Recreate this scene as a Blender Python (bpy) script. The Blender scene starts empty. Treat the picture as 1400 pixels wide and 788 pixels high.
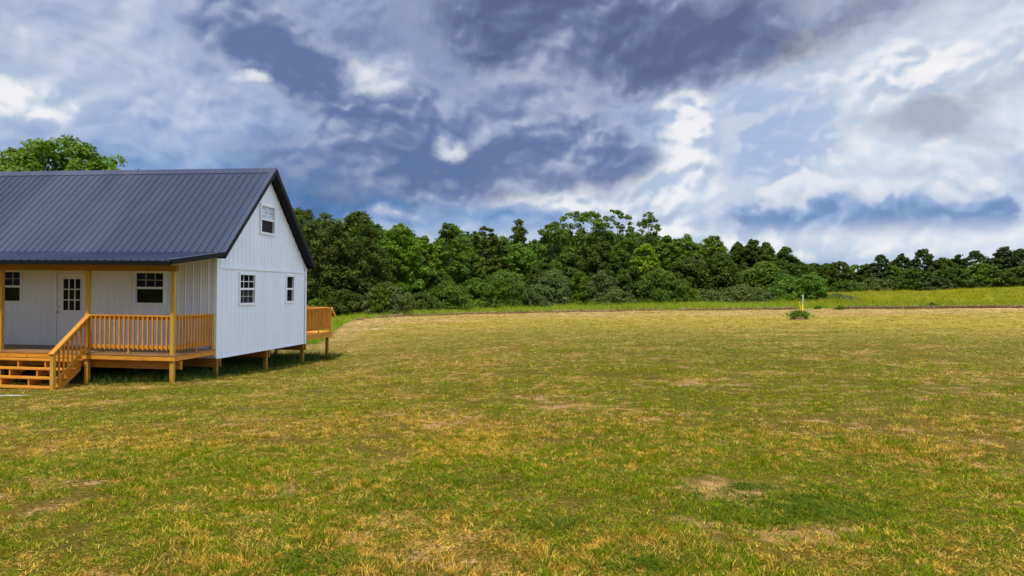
import bpy, math, random
import numpy as np
from mathutils import Matrix, Vector

random.seed(7)
rng = np.random.default_rng(11)
scene = bpy.context.scene
COL = scene.collection

# ------------------------------------------------------------------ camera geometry
F, PIT, ROL, THETA = 942.6, 0.0039, 0.0110, 0.1336
CAM = np.array([0.0, 0.0, 1.7])
HO = np.array([-8.1318, 18.9811, -0.2339])          # near gable corner, bottom of the siding


def ray(x, y):
    a, b = x - 700.0, y - 394.0
    c, s = math.cos(ROL), math.sin(ROL)
    px, py = c * a + s * b, -s * a + c * b
    cp, sp = math.cos(PIT), math.sin(PIT)
    h = -py / F
    return np.array([px / F, cp - h * sp, sp + h * cp])


def at(x, y, d):
    """world point seen at photo position (x, y) at depth d"""
    r = ray(x, y)
    return CAM + r * (d / r[1])


def h2w(u, v, w):
    c, s = math.cos(THETA), math.sin(THETA)
    return np.array([HO[0] + u * c + v * s, HO[1] - u * s + v * c, HO[2] + w])


# ------------------------------------------------------------------ terrain
EDGE_PX = [(-900, 30), (0, 31), (300, 31), (430, 33), (452, 37), (470, 45), (500, 51), (560, 57), (640, 62), (760, 66),
           (900, 66), (1090, 62), (1250, 60), (1400, 58), (1900, 52)]
EDGE_AZ = [math.atan((p - 700) / F) for p, d in EDGE_PX]
EDGE_R = [d / math.cos(a) for a, (p, d) in zip(EDGE_AZ, EDGE_PX)]


def edge_r(az):
    return np.interp(az, EDGE_AZ, EDGE_R)


_ctrl = [(0, 0, 0), (0, 4, 0), (-5, 6, -.12), (5, 6, .03), (0, 10, -.08), (0, 20, -.22), (-3, 14, -.3), (0, 36, -.3), (12, 20, .0),
         (25, 25, .2), (40, 20, .5), (0, -30, .2), (50, -40, .8), (-50, -40, -.6), (-9, 8, -.35), (-14, 12, -.72),
         (-25, 20, -1.2), (-30, 40, -1.5), (-16, 45, -1.2), (-60, 60, -2), (-60, 10, -2)]
for uvw in [(0, .1, -.49), (0, 2.93, -.62), (0, 5.66, -.71), (-.06, -1.84, -.45), (-2.4, -2.95, -.55), (0, 8, -.79), (-5, -2.8, -.6),
            (-6, 3, -.75), (-11, 3, -.9), (-11, -3, -.75), (2, 3, -.6), (3, -2, -.38)]:
    _ctrl.append(tuple(h2w(*uvw)))
for px, py, d in [(452, 462, 37), (470, 442, 45), (500, 435.5, 51), (600, 431, 60), (700, 428.3, 65), (800, 426.8, 66), (950, 424, 65),
                  (1092, 438, 46), (1090, 423.5, 62), (1200, 422, 61), (1300, 421, 60), (1400, 421, 58),
                  (525, 432, 58), (620, 425, 70), (700, 421, 78), (800, 418.5, 81), (900, 417, 82), (1000, 415, 82), (1090, 412, 80),
                  (1160, 399, 135), (1220, 396.5, 138), (1290, 393.5, 138), (1400, 388, 138), (1500, 383, 138),
                  (1090, 402, 135), (1000, 401, 150), (700, 400, 150), (400, 396, 150), (0, 396, 160),
                  (1200, 409, 95), (1300, 406.5, 92), (1400, 403.5, 90), (1500, 402, 90)]:
    _ctrl.append(tuple(at(px, py, d)))
for a in np.linspace(-math.pi, math.pi, 25)[:-1]:
    for r in (260, 900, 2500):
        _ctrl.append((r * math.sin(a), r * math.cos(a), 2.0 + 3 * math.sin(a)))
_C = np.array(_ctrl)


def _warp(x, y):
    r = np.sqrt(x * x + y * y) + 1e-9
    k = np.log1p(r / 25.0) * 25.0 / r
    return x * k, y * k


_cx, _cy = _warp(_C[:, 0], _C[:, 1])
_D = np.sqrt((_cx[:, None] - _cx[None]) ** 2 + (_cy[:, None] - _cy[None]) ** 2)
_A = np.block([[_D - 0.35 * np.eye(len(_C)), np.stack([np.ones(len(_C)), _cx, _cy], 1)],
               [np.stack([np.ones(len(_C)), _cx, _cy], 0), np.zeros((3, 3))]])
_W = np.linalg.solve(_A, np.concatenate([_C[:, 2], np.zeros(3)]))


def vnoise(x, y, seed=0):
    xi, yi = np.floor(x).astype(np.int64), np.floor(y).astype(np.int64)
    fx, fy = x - xi, y - yi
    fx, fy = fx * fx * (3 - 2 * fx), fy * fy * (3 - 2 * fy)

    def h(a, b):
        n = (a * 374761393 + b * 668265263 + seed * 974634777) & 0x7fffffff
        n = ((n ^ (n >> 13)) * 1274126177) & 0x7fffffff
        return ((n ^ (n >> 16)) & 0xffff) / 65535.0
    return (h(xi, yi) * (1 - fx) + h(xi + 1, yi) * fx) * (1 - fy) + (h(xi, yi + 1) * (1 - fx) + h(xi + 1, yi + 1) * fx) * fy


def terrain(x, y):
    x, y = np.atleast_1d(np.asarray(x, float)), np.atleast_1d(np.asarray(y, float))
    out = np.zeros(len(x))
    for i in range(0, len(x), 20000):
        wx, wy = _warp(x[i:i + 20000], y[i:i + 20000])
        d = np.sqrt((wx[:, None] - _cx[None]) ** 2 + (wy[:, None] - _cy[None]) ** 2 + .04)
        out[i:i + 20000] = d @ _W[:len(_C)] + _W[-3] + _W[-2] * wx + _W[-1] * wy
    out += .03 * (vnoise(x * .9, y * .9, 3) - .5) + .05 * (vnoise(x * .3, y * .3, 4) - .5)
    return out


def tz(x, y):
    return float(terrain([x], [y])[0])


def ground_hit(px, py):
    r = ray(px, py)
    t = 3.0
    while t < 400:
        p = CAM + r * t
        if p[2] < tz(p[0], p[1]):
            return p
        t *= 1.01
    return p


# ------------------------------------------------------------------ object helpers
def tag(o, label=None, cat=None, group=None, kind=None):
    if label: o['label'] = label
    if cat: o['category'] = cat
    if group: o['group'] = group
    if kind: o['kind'] = kind
    return o


def empty(name, loc, rz=0.0):
    o = bpy.data.objects.new(name, None)
    o.empty_display_size = .3
    o.location = loc
    o.rotation_euler = (0, 0, rz)
    COL.objects.link(o)
    return o


class MB:
    def __init__(self):
        self.v, self.f = [], []

    def quad(self, a, b, c, d):
        n = len(self.v)
        self.v += [tuple(a), tuple(b), tuple(c), tuple(d)]
        self.f.append((n, n + 1, n + 2, n + 3))

    def box(self, x0, x1, y0, y1, z0, z1, cham=0.0):
        x0, x1 = min(x0, x1), max(x0, x1)
        y0, y1 = min(y0, y1), max(y0, y1)
        z0, z1 = min(z0, z1), max(z0, z1)
        self.prism([(x0, y0), (x1, y0), (x1, y1), (x0, y1)], lambda p, t: (p[0], p[1], z0 + (z1 - z0) * t))
        return self

    def prism(self, poly, fn):
        """poly: 2D outline; fn(p, t) -> 3D for t = 0 and 1"""
        n = len(self.v)
        k = len(poly)
        self.v += [tuple(fn(p, 0)) for p in poly] + [tuple(fn(p, 1)) for p in poly]
        self.f.append(tuple(n + i for i in range(k))[::-1])
        self.f.append(tuple(n + k + i for i in range(k)))
        for i in range(k):
            j = (i + 1) % k
            self.f.append((n + i, n + j, n + k + j, n + k + i))
        return self

    def beam(self, a, b, wid, hei, up=(0, 0, 1)):
        """rectangular bar from a to b (centre line)"""
        a, b, up = Vector(a), Vector(b), Vector(up)
        d = (b - a).normalized()
        s = d.cross(up).normalized()
        t = s.cross(d).normalized()
        n = len(self.v)
        for p in (a, b):
            for i, j in ((-1, -1), (1, -1), (1, 1), (-1, 1)):
                self.v.append(tuple(p + s * (i * wid / 2) + t * (j * hei / 2)))
        self.f += [(n + 3, n + 2, n + 1, n), (n + 4, n + 5, n + 6, n + 7)]
        for i in range(4):
            j = (i + 1) % 4
            self.f.append((n + i, n + j, n + 4 + j, n + 4 + i))
        return self

    def tube(self, pts, radii, sides=7):
        pts = [Vector(p) for p in pts]
        n0 = len(self.v)
        for i, p in enumerate(pts):
            d = (pts[min(i + 1, len(pts) - 1)] - pts[max(i - 1, 0)]).normalized()
            s = d.orthogonal().normalized()
            t = d.cross(s)
            for k in range(sides):
                a = 2 * math.pi * k / sides
                self.v.append(tuple(p + (s * math.cos(a) + t * math.sin(a)) * radii[i]))
        for i in range(len(pts) - 1):
            for k in range(sides):
                a, b = n0 + i * sides + k, n0 + i * sides + (k + 1) % sides
                self.f.append((a, b, b + sides, a + sides))
        self.f.append(tuple(n0 + (len(pts) - 1) * sides + k for k in range(sides)))
        return self

    def ball(self, c, r, seg=10, rings=6, sz=1.0):
        n0 = len(self.v)
        for i in range(rings + 1):
            ph = math.pi * i / rings
            for k in range(seg):
                a = 2 * math.pi * k / seg
                self.v.append((c[0] + r * math.sin(ph) * math.cos(a), c[1] + r * math.sin(ph) * math.sin(a), c[2] + r * sz * math.cos(ph)))
        for i in range(rings):
            for k in range(seg):
                a, b = n0 + i * seg + k, n0 + i * seg + (k + 1) % seg
                self.f.append((a, a + seg, b + seg, b))
        return self

    def build(self, name, mat, parent=None, smooth=False, bevel=0.0):
        me = bpy.data.meshes.new(name)
        me.from_pydata(self.v, [], self.f)
        me.materials.append(mat)
        if smooth:
            me.polygons.foreach_set('use_smooth', [True] * len(me.polygons))
        me.update()
        o = bpy.data.objects.new(name, me)
        COL.objects.link(o)
        if parent is not None:
            o.parent = parent
        if bevel > 0:
            m = o.modifiers.new('bevel', 'BEVEL')
            m.width = bevel
            m.segments = 1
            m.limit_method = 'ANGLE'
        return o


def mesh_np(name, verts, faces, mat, parent=None, k=4):
    """fast mesh from arrays, all faces with k corners"""
    me = bpy.data.meshes.new(name)
    nf = len(faces)
    me.vertices.add(len(verts))
    me.vertices.foreach_set('co', np.ascontiguousarray(verts, np.float32).ravel())
    me.loops.add(nf * k)
    me.loops.foreach_set('vertex_index', np.ascontiguousarray(faces, np.int32).ravel())
    me.polygons.add(nf)
    me.polygons.foreach_set('loop_start', np.arange(0, nf * k, k, dtype=np.int32))
    me.polygons.foreach_set('loop_total', np.full(nf, k, np.int32))
    me.update(calc_edges=True)
    me.materials.append(mat)
    o = bpy.data.objects.new(name, me)
    if parent is not False:
        COL.objects.link(o)
        if parent is not None:
            o.parent = parent
    return o


# ------------------------------------------------------------------ node expression helper
class X:
    def __init__(self, nt, s):
        self.nt, self.s = nt, s

    def _m(self, op, *args, clamp=False):
        n = self.nt.nodes.new('ShaderNodeMath')
        n.operation = op
        n.use_clamp = clamp
        for i, a in enumerate((self,) + args):
            if isinstance(a, X): self.nt.links.new(a.s, n.inputs[i])
            else: n.inputs[i].default_value = a
        return X(self.nt, n.outputs[0])

    def __add__(self, o): return self._m('ADD', o)
    def __radd__(self, o): return self._m('ADD', o)
    def __sub__(self, o): return self._m('SUBTRACT', o)
    def __rsub__(self, o): return (self * -1.0) + o
    def __mul__(self, o): return self._m('MULTIPLY', o)
    def __rmul__(self, o): return self._m('MULTIPLY', o)
    def __truediv__(self, o): return self._m('DIVIDE', o)
    def f(self, op, *a): return self._m(op, *a)
    def clamp(self): return self._m('ADD', 0.0, clamp=True)

    def smooth(self, a, b, lo=0.0, hi=1.0):
        n = self.nt.nodes.new('ShaderNodeMapRange')
        n.interpolation_type = 'SMOOTHSTEP'
        self.nt.links.new(self.s, n.inputs[0])
        for i, q in zip((1, 2, 3, 4), (a, b, lo, hi)):
            if isinstance(q, X): self.nt.links.new(q.s, n.inputs[i])
            else: n.inputs[i].default_value = q
        return X(self.nt, n.outputs[0])


class G:
    """a node tree being written"""
    def __init__(self, nt):
        self.nt = nt
        nt.nodes.clear()

    def node(self, t, **kw):
        n = self.nt.nodes.new(t)
        for k, v in kw.items(): setattr(n, k, v)
        return n

    def link(self, a, b):
        self.nt.links.new(a.s if isinstance(a, X) else a, b)

    def xyz(self, sock):
        n = self.node('ShaderNodeSeparateXYZ')
        self.link(sock, n.inputs[0])
        return [X(self.nt, o) for o in n.outputs]

    def vec(self, x, y, z):
        n = self.node('ShaderNodeCombineXYZ')
        for i, a in enumerate((x, y, z)):
            if isinstance(a, X): self.link(a, n.inputs[i])
            else: n.inputs[i].default_value = a
        return n.outputs[0]

    def noise(self, vec, scale, detail=4, rough=.55, dist=0.0, lac=2.0, dims='3D'):
        n = self.node('ShaderNodeTexNoise', noise_dimensions=dims)
        self.link(vec, n.inputs['Vector'])
        n.inputs['Scale'].default_value = scale
        n.inputs['Detail'].default_value = detail
        n.inputs['Roughness'].default_value = rough
        n.inputs['Lacunarity'].default_value = lac
        n.inputs['Distortion'].default_value = dist
        return X(self.nt, n.outputs[0])

    def mix(self, fac, a, b, mode='MIX'):
        n = self.node('ShaderNodeMix', data_type='RGBA', blend_type=mode)
        for i, q in ((0, fac), (6, a), (7, b)):
            if isinstance(q, X): self.link(q, n.inputs[i])
            elif isinstance(q, (int, float)): n.inputs[i].default_value = q
            elif isinstance(q, tuple): n.inputs[i].default_value = (*q, 1)[:4]
            else: self.link(q, n.inputs[i])
        return n.outputs[2]

    def ramp(self, fac, stops, interp='LINEAR'):
        n = self.node('ShaderNodeValToRGB')
        n.color_ramp.interpolation = interp
        e = n.color_ramp.elements
        while len(e) < len(stops): e.new(.5)
        for el, (p, c) in zip(e, stops):
            el.position = p
            el.color = (*c, 1)
        self.link(fac, n.inputs[0])
        return n.outputs[0]

    def map(self, vec, scale=(1, 1, 1), rot=(0, 0, 0), loc=(0, 0, 0)):
        n = self.node('ShaderNodeMapping')
        self.link(vec, n.inputs[0])
        n.inputs['Scale'].default_value = scale
        n.inputs['Rotation'].default_value = rot
        n.inputs['Location'].default_value = loc
        return n.outputs[0]


def srgb(r, g, b):
    def l(c):
        c /= 255.0
        return c / 12.92 if c <= .04045 else ((c + .055) / 1.055) ** 2.4
    return (l(r), l(g), l(b))


def new_mat(name):
    m = bpy.data.materials.new(name)
    m.use_nodes = True
    g = G(m.node_tree)
    out = g.node('ShaderNodeOutputMaterial')
    return m, g, out


def principled(g, out, color, rough=.6, spec=.5, metal=0.0, normal=None):
    b = g.node('ShaderNodeBsdfPrincipled')
    for key, q in (('Base Color', color), ('Roughness', rough)):
        if isinstance(q, X): g.link(q, b.inputs[key])
        elif isinstance(q, tuple): b.inputs[key].default_value = (*q, 1)
        elif isinstance(q, (int, float)): b.inputs[key].default_value = q
        else: g.link(q, b.inputs[key])
    b.inputs['Specular IOR Level'].default_value = spec
    b.inputs['Metallic'].default_value = metal
    if normal is not None: g.link(normal, b.inputs['Normal'])
    g.link(b.outputs[0], out.inputs[0])
    return b


def bump(g, h, strength=.3, dist=.01):
    n = g.node('ShaderNodeBump')
    n.inputs['Strength'].default_value = strength
    n.inputs['Distance'].default_value = dist
    g.link(h, n.inputs['Height'])
    return n.outputs[0]


# ------------------------------------------------------------------ materials
def painted(name, col, rough=.45, spec=.4, dirt=.08):
    m, g, out = new_mat(name)
    tc = g.node('ShaderNodeTexCoord').outputs['Object']
    n1 = g.noise(g.map(tc, (1, 1, .25)), 1.6, 6, .6)
    n2 = g.noise(tc, 14, 4, .6)
    fac = (n1 * .7 + n2 * .3).smooth(.35, .7)
    c = g.mix(fac, tuple(q * (1 - dirt) for q in col), tuple(min(1, q * (1 + dirt * .4)) for q in col))
    principled(g, out, c, rough, spec)
    return m


M_WALL = painted('white_siding', (.83, .86, .89), .4, .4, .06)
M_TRIM = painted('white_trim', (.84, .84, .84), .45, .4, .04)
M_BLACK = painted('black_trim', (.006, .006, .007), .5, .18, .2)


def roof_mat():
    m, g, out = new_mat('charcoal_metal_roof')
    tc = g.node('ShaderNodeTexCoord').outputs['Object']
    n = g.noise(g.map(tc, (.6, .25, .25)), 2.2, 5, .6)
    n2 = g.noise(tc, 30, 3, .6)
    px_, py_, pz_ = g.xyz(tc)
    wn_ = g.node('ShaderNodeTexWhiteNoise', noise_dimensions='1D')
    g.link((px_ / .9144).f('FLOOR'), wn_.inputs['W'])
    tint = (X(g.nt, wn_.outputs['Value']) - .5) * .5              # each sheet a shade apart
    c = g.mix((n * .8 + n2 * .2 + tint).smooth(.25, .8), (.044, .056, .100), (.068, .079, .132))
    principled(g, out, c, n.smooth(.3, .8, .38, .5), .22)
    return m


M_ROOF = roof_mat()


def wood(name, axis, tone=1.0, dark=False, yellow=False):
    m, g, out = new_mat(name)
    tc = g.node('ShaderNodeTexCoord').outputs['Object']
    sc = [14.0, 14.0, 14.0]
    sc[axis] = .9
    isl = X(g.nt, g.node('ShaderNodeNewGeometry').outputs['Random Per Island'])
    off = g.node('ShaderNodeVectorMath', operation='ADD')
    g.link(g.map(tc, tuple(sc)), off.inputs[0])
    g.link(g.vec(isl * 37.0, isl * 91.0, isl * 53.0), off.inputs[1])
    grain = g.noise(off.outputs[0], 3.0, 5, .6, .6)
    fine = g.noise(off.outputs[0], 14.0, 3, .6)
    sc2 = [9.0, 9.0, 9.0]
    sc2[axis] = 3.2
    vo = g.node('ShaderNodeTexVoronoi')
    vo.inputs['Scale'].default_value = 1.0
    off2 = g.node('ShaderNodeVectorMath', operation='ADD')
    g.link(g.map(tc, tuple(sc2)), off2.inputs[0])
    g.link(g.vec(isl * 17.0, isl * 31.0, isl * 23.0), off2.inputs[1])
    g.link(off2.outputs[0], vo.inputs['Vector'])
    knot = X(g.nt, vo.outputs['Distance']).smooth(.06, .16, 1.0, 0.0)
    if dark:
        a, b, k = (.27, .145, .06), (.40, .23, .10), (.15, .08, .04)
    else:
        a, b, k = ((.46, .245, .024), (.72, .44, .065), (.18, .08, .012)) if yellow else ((.50, .195, .016), (.80, .375, .045), (.17, .055, .010))
    a, b, k = [tuple(q * tone for q in t) for t in (a, b, k)]
    c = g.mix((grain * .75 + fine * .25).smooth(.32, .68), a, b)
    c = g.mix(knot * .85, c, k)
    lo = g.mix(isl, c, (.78, .70, .60), 'MULTIPLY')
    c = g.mix(.7, c, lo)
    principled(g, out, c, .6, .25, 0, bump(g, grain, .25, .004))
    return m


WX, WY, WZ = wood('fresh_pine_lengthwise', 0), wood('fresh_pine_crosswise', 1), wood('fresh_pine_upright', 2, 1.0, False, True)
WZB = wood('baluster_pine', 2)
WDECK = wood('deck_boards', 0, 1.0, True)
WZD, WXD = wood('darker_pine_upright', 2, .62, False, True), wood('darker_pine_lengthwise', 0, .6)  # the same pine in a darker tone
WPALE = wood('pale_new_lumber', 1, 1.35)


def glass_mat():
    m, g, out = new_mat('dark_window_glass')
    tc = g.node('ShaderNodeTexCoord').outputs['Object']
    n = g.noise(tc, 2.0, 3, .5)
    c = g.mix(n.smooth(.4, .65), (.004, .005, .006), (.016, .018, .016))
    principled(g, out, c, .03, .06, 0, bump(g, g.noise(tc, 1.2, 1, .5), .04, .02))
    return m


M_GLASS = glass_mat()


def screen_mat():
    m, g, out = new_mat('dark_insect_screen')
    tc = g.node('ShaderNodeTexCoord').outputs['Object']
    c = g.mix(g.noise(tc, 3, 3), (.016, .014, .014), (.03, .026, .026))
    principled(g, out, c, .7, .15)
    return m


M_SCREEN = screen_mat()


def simple(name, c0, c1, scale=8, rough=.6, spec=.3, metal=0.0):
    m, g, out = new_mat(name)
    tc = g.node('ShaderNodeTexCoord').outputs['Object']
    principled(g, out, g.mix(g.noise(tc, scale, 4).smooth(.35, .65), c0, c1), rough, spec, metal)
    return m


M_BRASS = simple('brass', (.55, .36, .1), (.7, .46, .15), 20, .25, .5, 1.0)
M_BLIND = simple('blind_slats', (.30, .32, .30), (.42, .44, .40), 30, .6)
M_SKYPANE = simple('painted_sky_reflection_pane', (.34, .42, .50), (.62, .68, .74), 5, .15, .6)  # sky reflection painted into the pane colour
M_BARK = simple('bark', (.05, .04, .03), (.11, .09, .07), 6, .9, .1)
M_YELLOW = simple('yellow_paint', (.75, .5, .01), (.85, .6, .02), 12, .5)
M_PALEPOST = simple('weathered_white_post', (.36, .33, .28), (.52, .48, .42), 12, .6)


# ---- lawn colour shared by the soil sheet and the blades
def lawn_masks(g):
    pos = g.node('ShaderNodeNewGeometry').outputs['Position']
    x, y, z = g.xyz(pos)
    flat = g.vec(x, y, 0.0)
    big = g.noise(flat, .11, 3, .55, dims='2D')
    mid = g.noise(flat, .55, 4, .6, .3, dims='2D')
    small = g.noise(flat, 2.6, 4, .65, dims='2D')
    r = (x * x + y * y).f('SQRT')
    az = x.f('ARCTAN2', y)
    fc = g.node('ShaderNodeFloatCurve')
    cm = fc.mapping
    cv = cm.curves[0]
    pts = [((a + 1.6) / 3.2, e / 120.0) for a, e in zip(EDGE_AZ, EDGE_R)]
    pts = [(0.0, pts[0][1])] + pts + [(1.0, pts[-1][1])]
    while len(cv.points) < len(pts): cv.points.new(.5, .5)
    for p, q in zip(cv.points, pts):
        p.location = q
        p.handle_type = 'VECTOR'
    cm.update()
    g.link((az + 1.6) / 3.2, fc.inputs['Value'])
    rel = r - X(g.nt, fc.outputs[0]) * 120.0            # metres past the edge of the mown field
    wob = (g.noise(flat, .5, 3, .6, dims='2D') - .5) * 2.2
    return dict(flat=flat, pos=pos, x=x, y=y, z=z, big=big, mid=mid, small=small, r=r, rel=rel + wob)


def ground_mat():
    m, g, out = new_mat('mown_field_ground')
    k = lawn_masks(g)
    fine = g.noise(k['flat'], 24, 5, .7, dims='2D')
    vfine = g.noise(k['flat'], 90, 3, .7, dims='2D')
    # mowing rows lie across the view, following the long edge of the field
    rows = g.noise(g.map(k['flat'], (.05, .75, 1), (0, 0, .06)), 1.0, 4, .65)
    far = k['r'].smooth(18, 52)
    dryn = (k['mid'] * .5 + k['small'] * .5 + k['big'] * .25)
    dry = (dryn + (rows - .5) * .5 * far).smooth(.44, .78)
    soil = g.mix(fine.smooth(.35, .65), (.24, .13, .05), (.56, .345, .16))
    thatch = g.mix((fine * .6 + vfine * .4).smooth(.34, .66), (.065, .038, .006), (.31, .195, .036))  # thatch and green bases darkened: painted shade in the gaps between tufts
    green = g.mix((fine * .6 + vfine * .4).smooth(.34, .66), (.034, .030, .004), (.15, .125, .014))
    c = g.mix(dry * .75 + .12, green, thatch)
    c = g.mix((k['mid'] * .5 + k['small'] * .6 + (fine - .5) * .3).smooth(.60, .70) * .8, c, soil)
    # far part of the field: drier, tan and yellow streaks
    tan = g.mix((rows * .5 + fine * .5).smooth(.36, .64), (.33, .21, .09), (.66, .455, .205))
    yel = g.mix(fine.smooth(.36, .64), (.25, .205, .022), (.54, .43, .07))
    farc = g.mix((rows + (k['rel'].smooth(-22, -3) - .5) * .5 + (k['big'] - .5) * .6).smooth(.38, .66), yel, tan)
    c = g.mix(k['r'].smooth(22, 50) * .8, c, farc)
    # soil strip thrown up at the field edge, then the uncut meadow
    c = g.mix(k['rel'].smooth(-1.6, -.3) * .7, c, g.mix(fine, (.17, .10, .055), (.31, .20, .12)))
    mrow = g.noise(g.map(k['flat'], (.25, .9, 1), (0, 0, .1)), .7, 4, .65)
    mead = g.mix((mrow * .6 + fine * .4).smooth(.35, .68), (.17, .21, .010), (.36, .36, .020))
    c = g.mix(k['rel'].smooth(.2, 1.2), c, mead)
    # worn soil near the porch and the two bare spots in the foreground
    for (px, py), rad in (((1000, 672), .30), ((1068, 728), .30), ((190, 531), .35)):
        p = ground_hit(px, py)
        dx, dy = (k['x'] - float(p[0])) * .75, k['y'] - float(p[1])
        dd = (dx * dx + dy * dy).f('SQRT') + (k['small'] - .5) * 1.4 + (fine - .5) * .8
        c = g.mix(dd.smooth(rad * .3, rad * 1.5, .92, 0.0), c, g.mix(fine, (.34, .175, .06), (.68, .40, .17)))
    h = fine * .6 + vfine * .4
    principled(g, out, c, .95, .05, 0, bump(g, h, .8, .03))
    return m


M_GROUND = ground_mat()


def leafy(name, cols, rough=.5, trans=.35, clump=.5, spec=.12, island=True):
    """two-tone leaf shader with per-leaf and per-clump tint"""
    m, g, out = new_mat(name)
    tc = g.node('ShaderNodeTexCoord').outputs['Object']
    geo = g.node('ShaderNodeNewGeometry')
    isl = X(g.nt, geo.outputs['Random Per Island'])
    oi = X(g.nt, g.node('ShaderNodeObjectInfo').outputs['Random'])
    n = g.noise(tc, clump, 3, .6)
    f = (isl * .55 + n.smooth(.3, .7) * .45)
    c = g.mix(f, cols[0], cols[1])
    hs = g.node('ShaderNodeHueSaturation')
    g.link(oi * .03 + .485, hs.inputs['Hue'])
    g.link(oi * .3 + .85, hs.inputs['Value'])
    g.link(c, hs.inputs['Color'])
    c = hs.outputs[0]
    b = principled(g, out, c, rough, spec)
    t = g.node('ShaderNodeBsdfTranslucent')
    g.link(g.mix(1.0, c, (1.1, 1.25, .55), 'MULTIPLY'), t.inputs[0])
    ms = g.node('ShaderNodeMixShader')
    ms.inputs[0].default_value = trans
    g.link(b.outputs[0], ms.inputs[1])
    g.link(t.outputs[0], ms.inputs[2])
    g.link(ms.outputs[0], out.inputs[0])
    return m


LEAF = {
    'dark': leafy('leaf_dark', ((.033, .064, .006), (.140, .195, .024))),
    'mid': leafy('leaf_mid', ((.055, .115, .009), (.195, .285, .028))),
    'bright': leafy('leaf_bright', ((.075, .135, .008), (.215, .295, .024))),
    'lime': leafy('leaf_lime', ((.08, .17, .009), (.34, .44, .02))),
    'olive': leafy('leaf_olive', ((.060, .095, .018), (.205, .245, .075)), .5, .3),
    'airy': leafy('leaf_airy', ((.055, .098, .010), (.190, .245, .034))),
    'pine': leafy('leaf_pine', ((.022, .046, .009), (.082, .115, .026)), .6, .2),
    'warm': leafy('leaf_warm', ((.050, .074, .010), (.155, .180, .034))),
}


def blade_mat(name, green, straw, base_green, height=None):
    m, g, out = new_mat(name)
    k = lawn_masks(g)
    oi = X(g.nt, g.node('ShaderNodeObjectInfo').outputs['Random'])
    isl = X(g.nt, g.node('ShaderNodeNewGeometry').outputs['Random Per Island'])
    patch = (k['mid'] * .5 + k['small'] * .5 + k['big'] * .25)
    tuft = g.noise(k['flat'], 7.0, 2, .6, dims='2D')
    p = patch.smooth(.42, .8, base_green + .14, base_green - .24) + (tuft - .5) * 1.7 + (g.noise(g.map(k['flat'], (.04, .8, 1), (0, 0, .08)), 1.0, 3, .6, dims='2D') - .5) * .9      # share of green blades here
    p = p - k['r'].smooth(20, 50) * .26
    sel = (isl * .75 + oi * .25 - p).smooth(-.06, .06)
    gc = g.mix(isl, green[0], green[1])
    sc = g.mix(oi, straw[0], straw[1])
    if height:                                                   # the field bleaches toward its dry far side
        gc = g.mix(k['r'].smooth(8, 32), gc, g.mix(isl, height[0], height[1]))
        sc = g.mix(k['r'].smooth(8, 32), sc, g.mix(oi, height[2], height[3]))
    c = g.mix(sel, gc, sc)
    b = principled(g, out, c, .6, .06)
    t = g.node('ShaderNodeBsdfTranslucent')
    g.link(g.mix(1.0, c, (1.1, 1.15, .6), 'MULTIPLY'), t.inputs[0])
    ms = g.node('ShaderNodeMixShader')
    ms.inputs[0].default_value = .3
    g.link(b.outputs[0], ms.inputs[1])
    g.link(t.outputs[0], ms.inputs[2])
    g.link(ms.outputs[0], out.inputs[0])
    return m


M_BLADE = blade_mat('lawn_blades', ((.026, .068, .001), (.35, .40, .006)), ((.26, .14, .006), (.92, .63, .10)), .72,
                    ((.05, .11, .003), (.36, .39, .012), (.33, .21, .035), (.80, .585, .18)))
M_TALL = blade_mat('tall_grass_blades', ((.10, .23, .007), (.30, .44, .018)), ((.32, .33, .03), (.5, .44, .06)), .95)
M_MEADOW = blade_mat('meadow_blades', ((.14, .20, .007), (.32, .38, .015)), ((.38, .32, .02), (.55, .42, .05)), .90)
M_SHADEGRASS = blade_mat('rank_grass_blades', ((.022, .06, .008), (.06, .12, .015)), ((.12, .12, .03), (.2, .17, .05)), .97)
M_THATCH = simple('dry_thatch', (.24, .16, .07), (.52, .37, .19), 3, .9, .1)
M_GRAVEL = simple('pale_gravel', (.34, .33, .32), (.62, .6, .58), 22, .9, .1)

# ------------------------------------------------------------------ ground sheet
def spaced(lo, hi, c, fine, n):
    t = np.linspace(-1, 1, n)
    k = 7.5
    s = np.sinh(k * t) / math.sinh(k)
    out = np.where(s < 0, c + s * (c - lo), c + s * (hi - c))
    return out


gx = spaced(-2600, 2600, 0, 0, 361)
gy = spaced(-2400, 2800, 12, 0, 361)
GX, GY = np.meshgrid(gx, gy)
gz = terrain(GX.ravel(), GY.ravel())
gv = np.stack([GX.ravel(), GY.ravel(), gz], 1)
ni, nj = len(gx), len(gy)
ii, jj = np.meshgrid(np.arange(ni - 1), np.arange(nj - 1))
a0 = (jj * ni + ii).ravel()
gf = np.stack([a0, a0 + 1, a0 + ni + 1, a0 + ni], 1)
ground = mesh_np('ground', gv, gf, M_GROUND)
ground.data.polygons.foreach_set('use_smooth', [True] * len(ground.data.polygons))
tag(ground, kind='structure')

# ------------------------------------------------------------------ house
W, SEAM, DKV, DKW = 5.694, 2.482, -1.8375, .2366
OU, RIDGE, KV, KW, EV, EW, RV = .283, 5.7085, -.034, 2.886, -2.3965, 2.570, 5.80
SL = (RIDGE - KW) / (W / 2 - KV)
LEN = 10.6
house = empty('house', tuple(HO), -THETA)
tag(house, 'small white metal sided cabin on wooden piers with dark metal roof and pine porches', 'house')


def part(mb, name, mat, parent=None, **kw):
    return mb.build(name, mat, parent or house, **kw)


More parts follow.
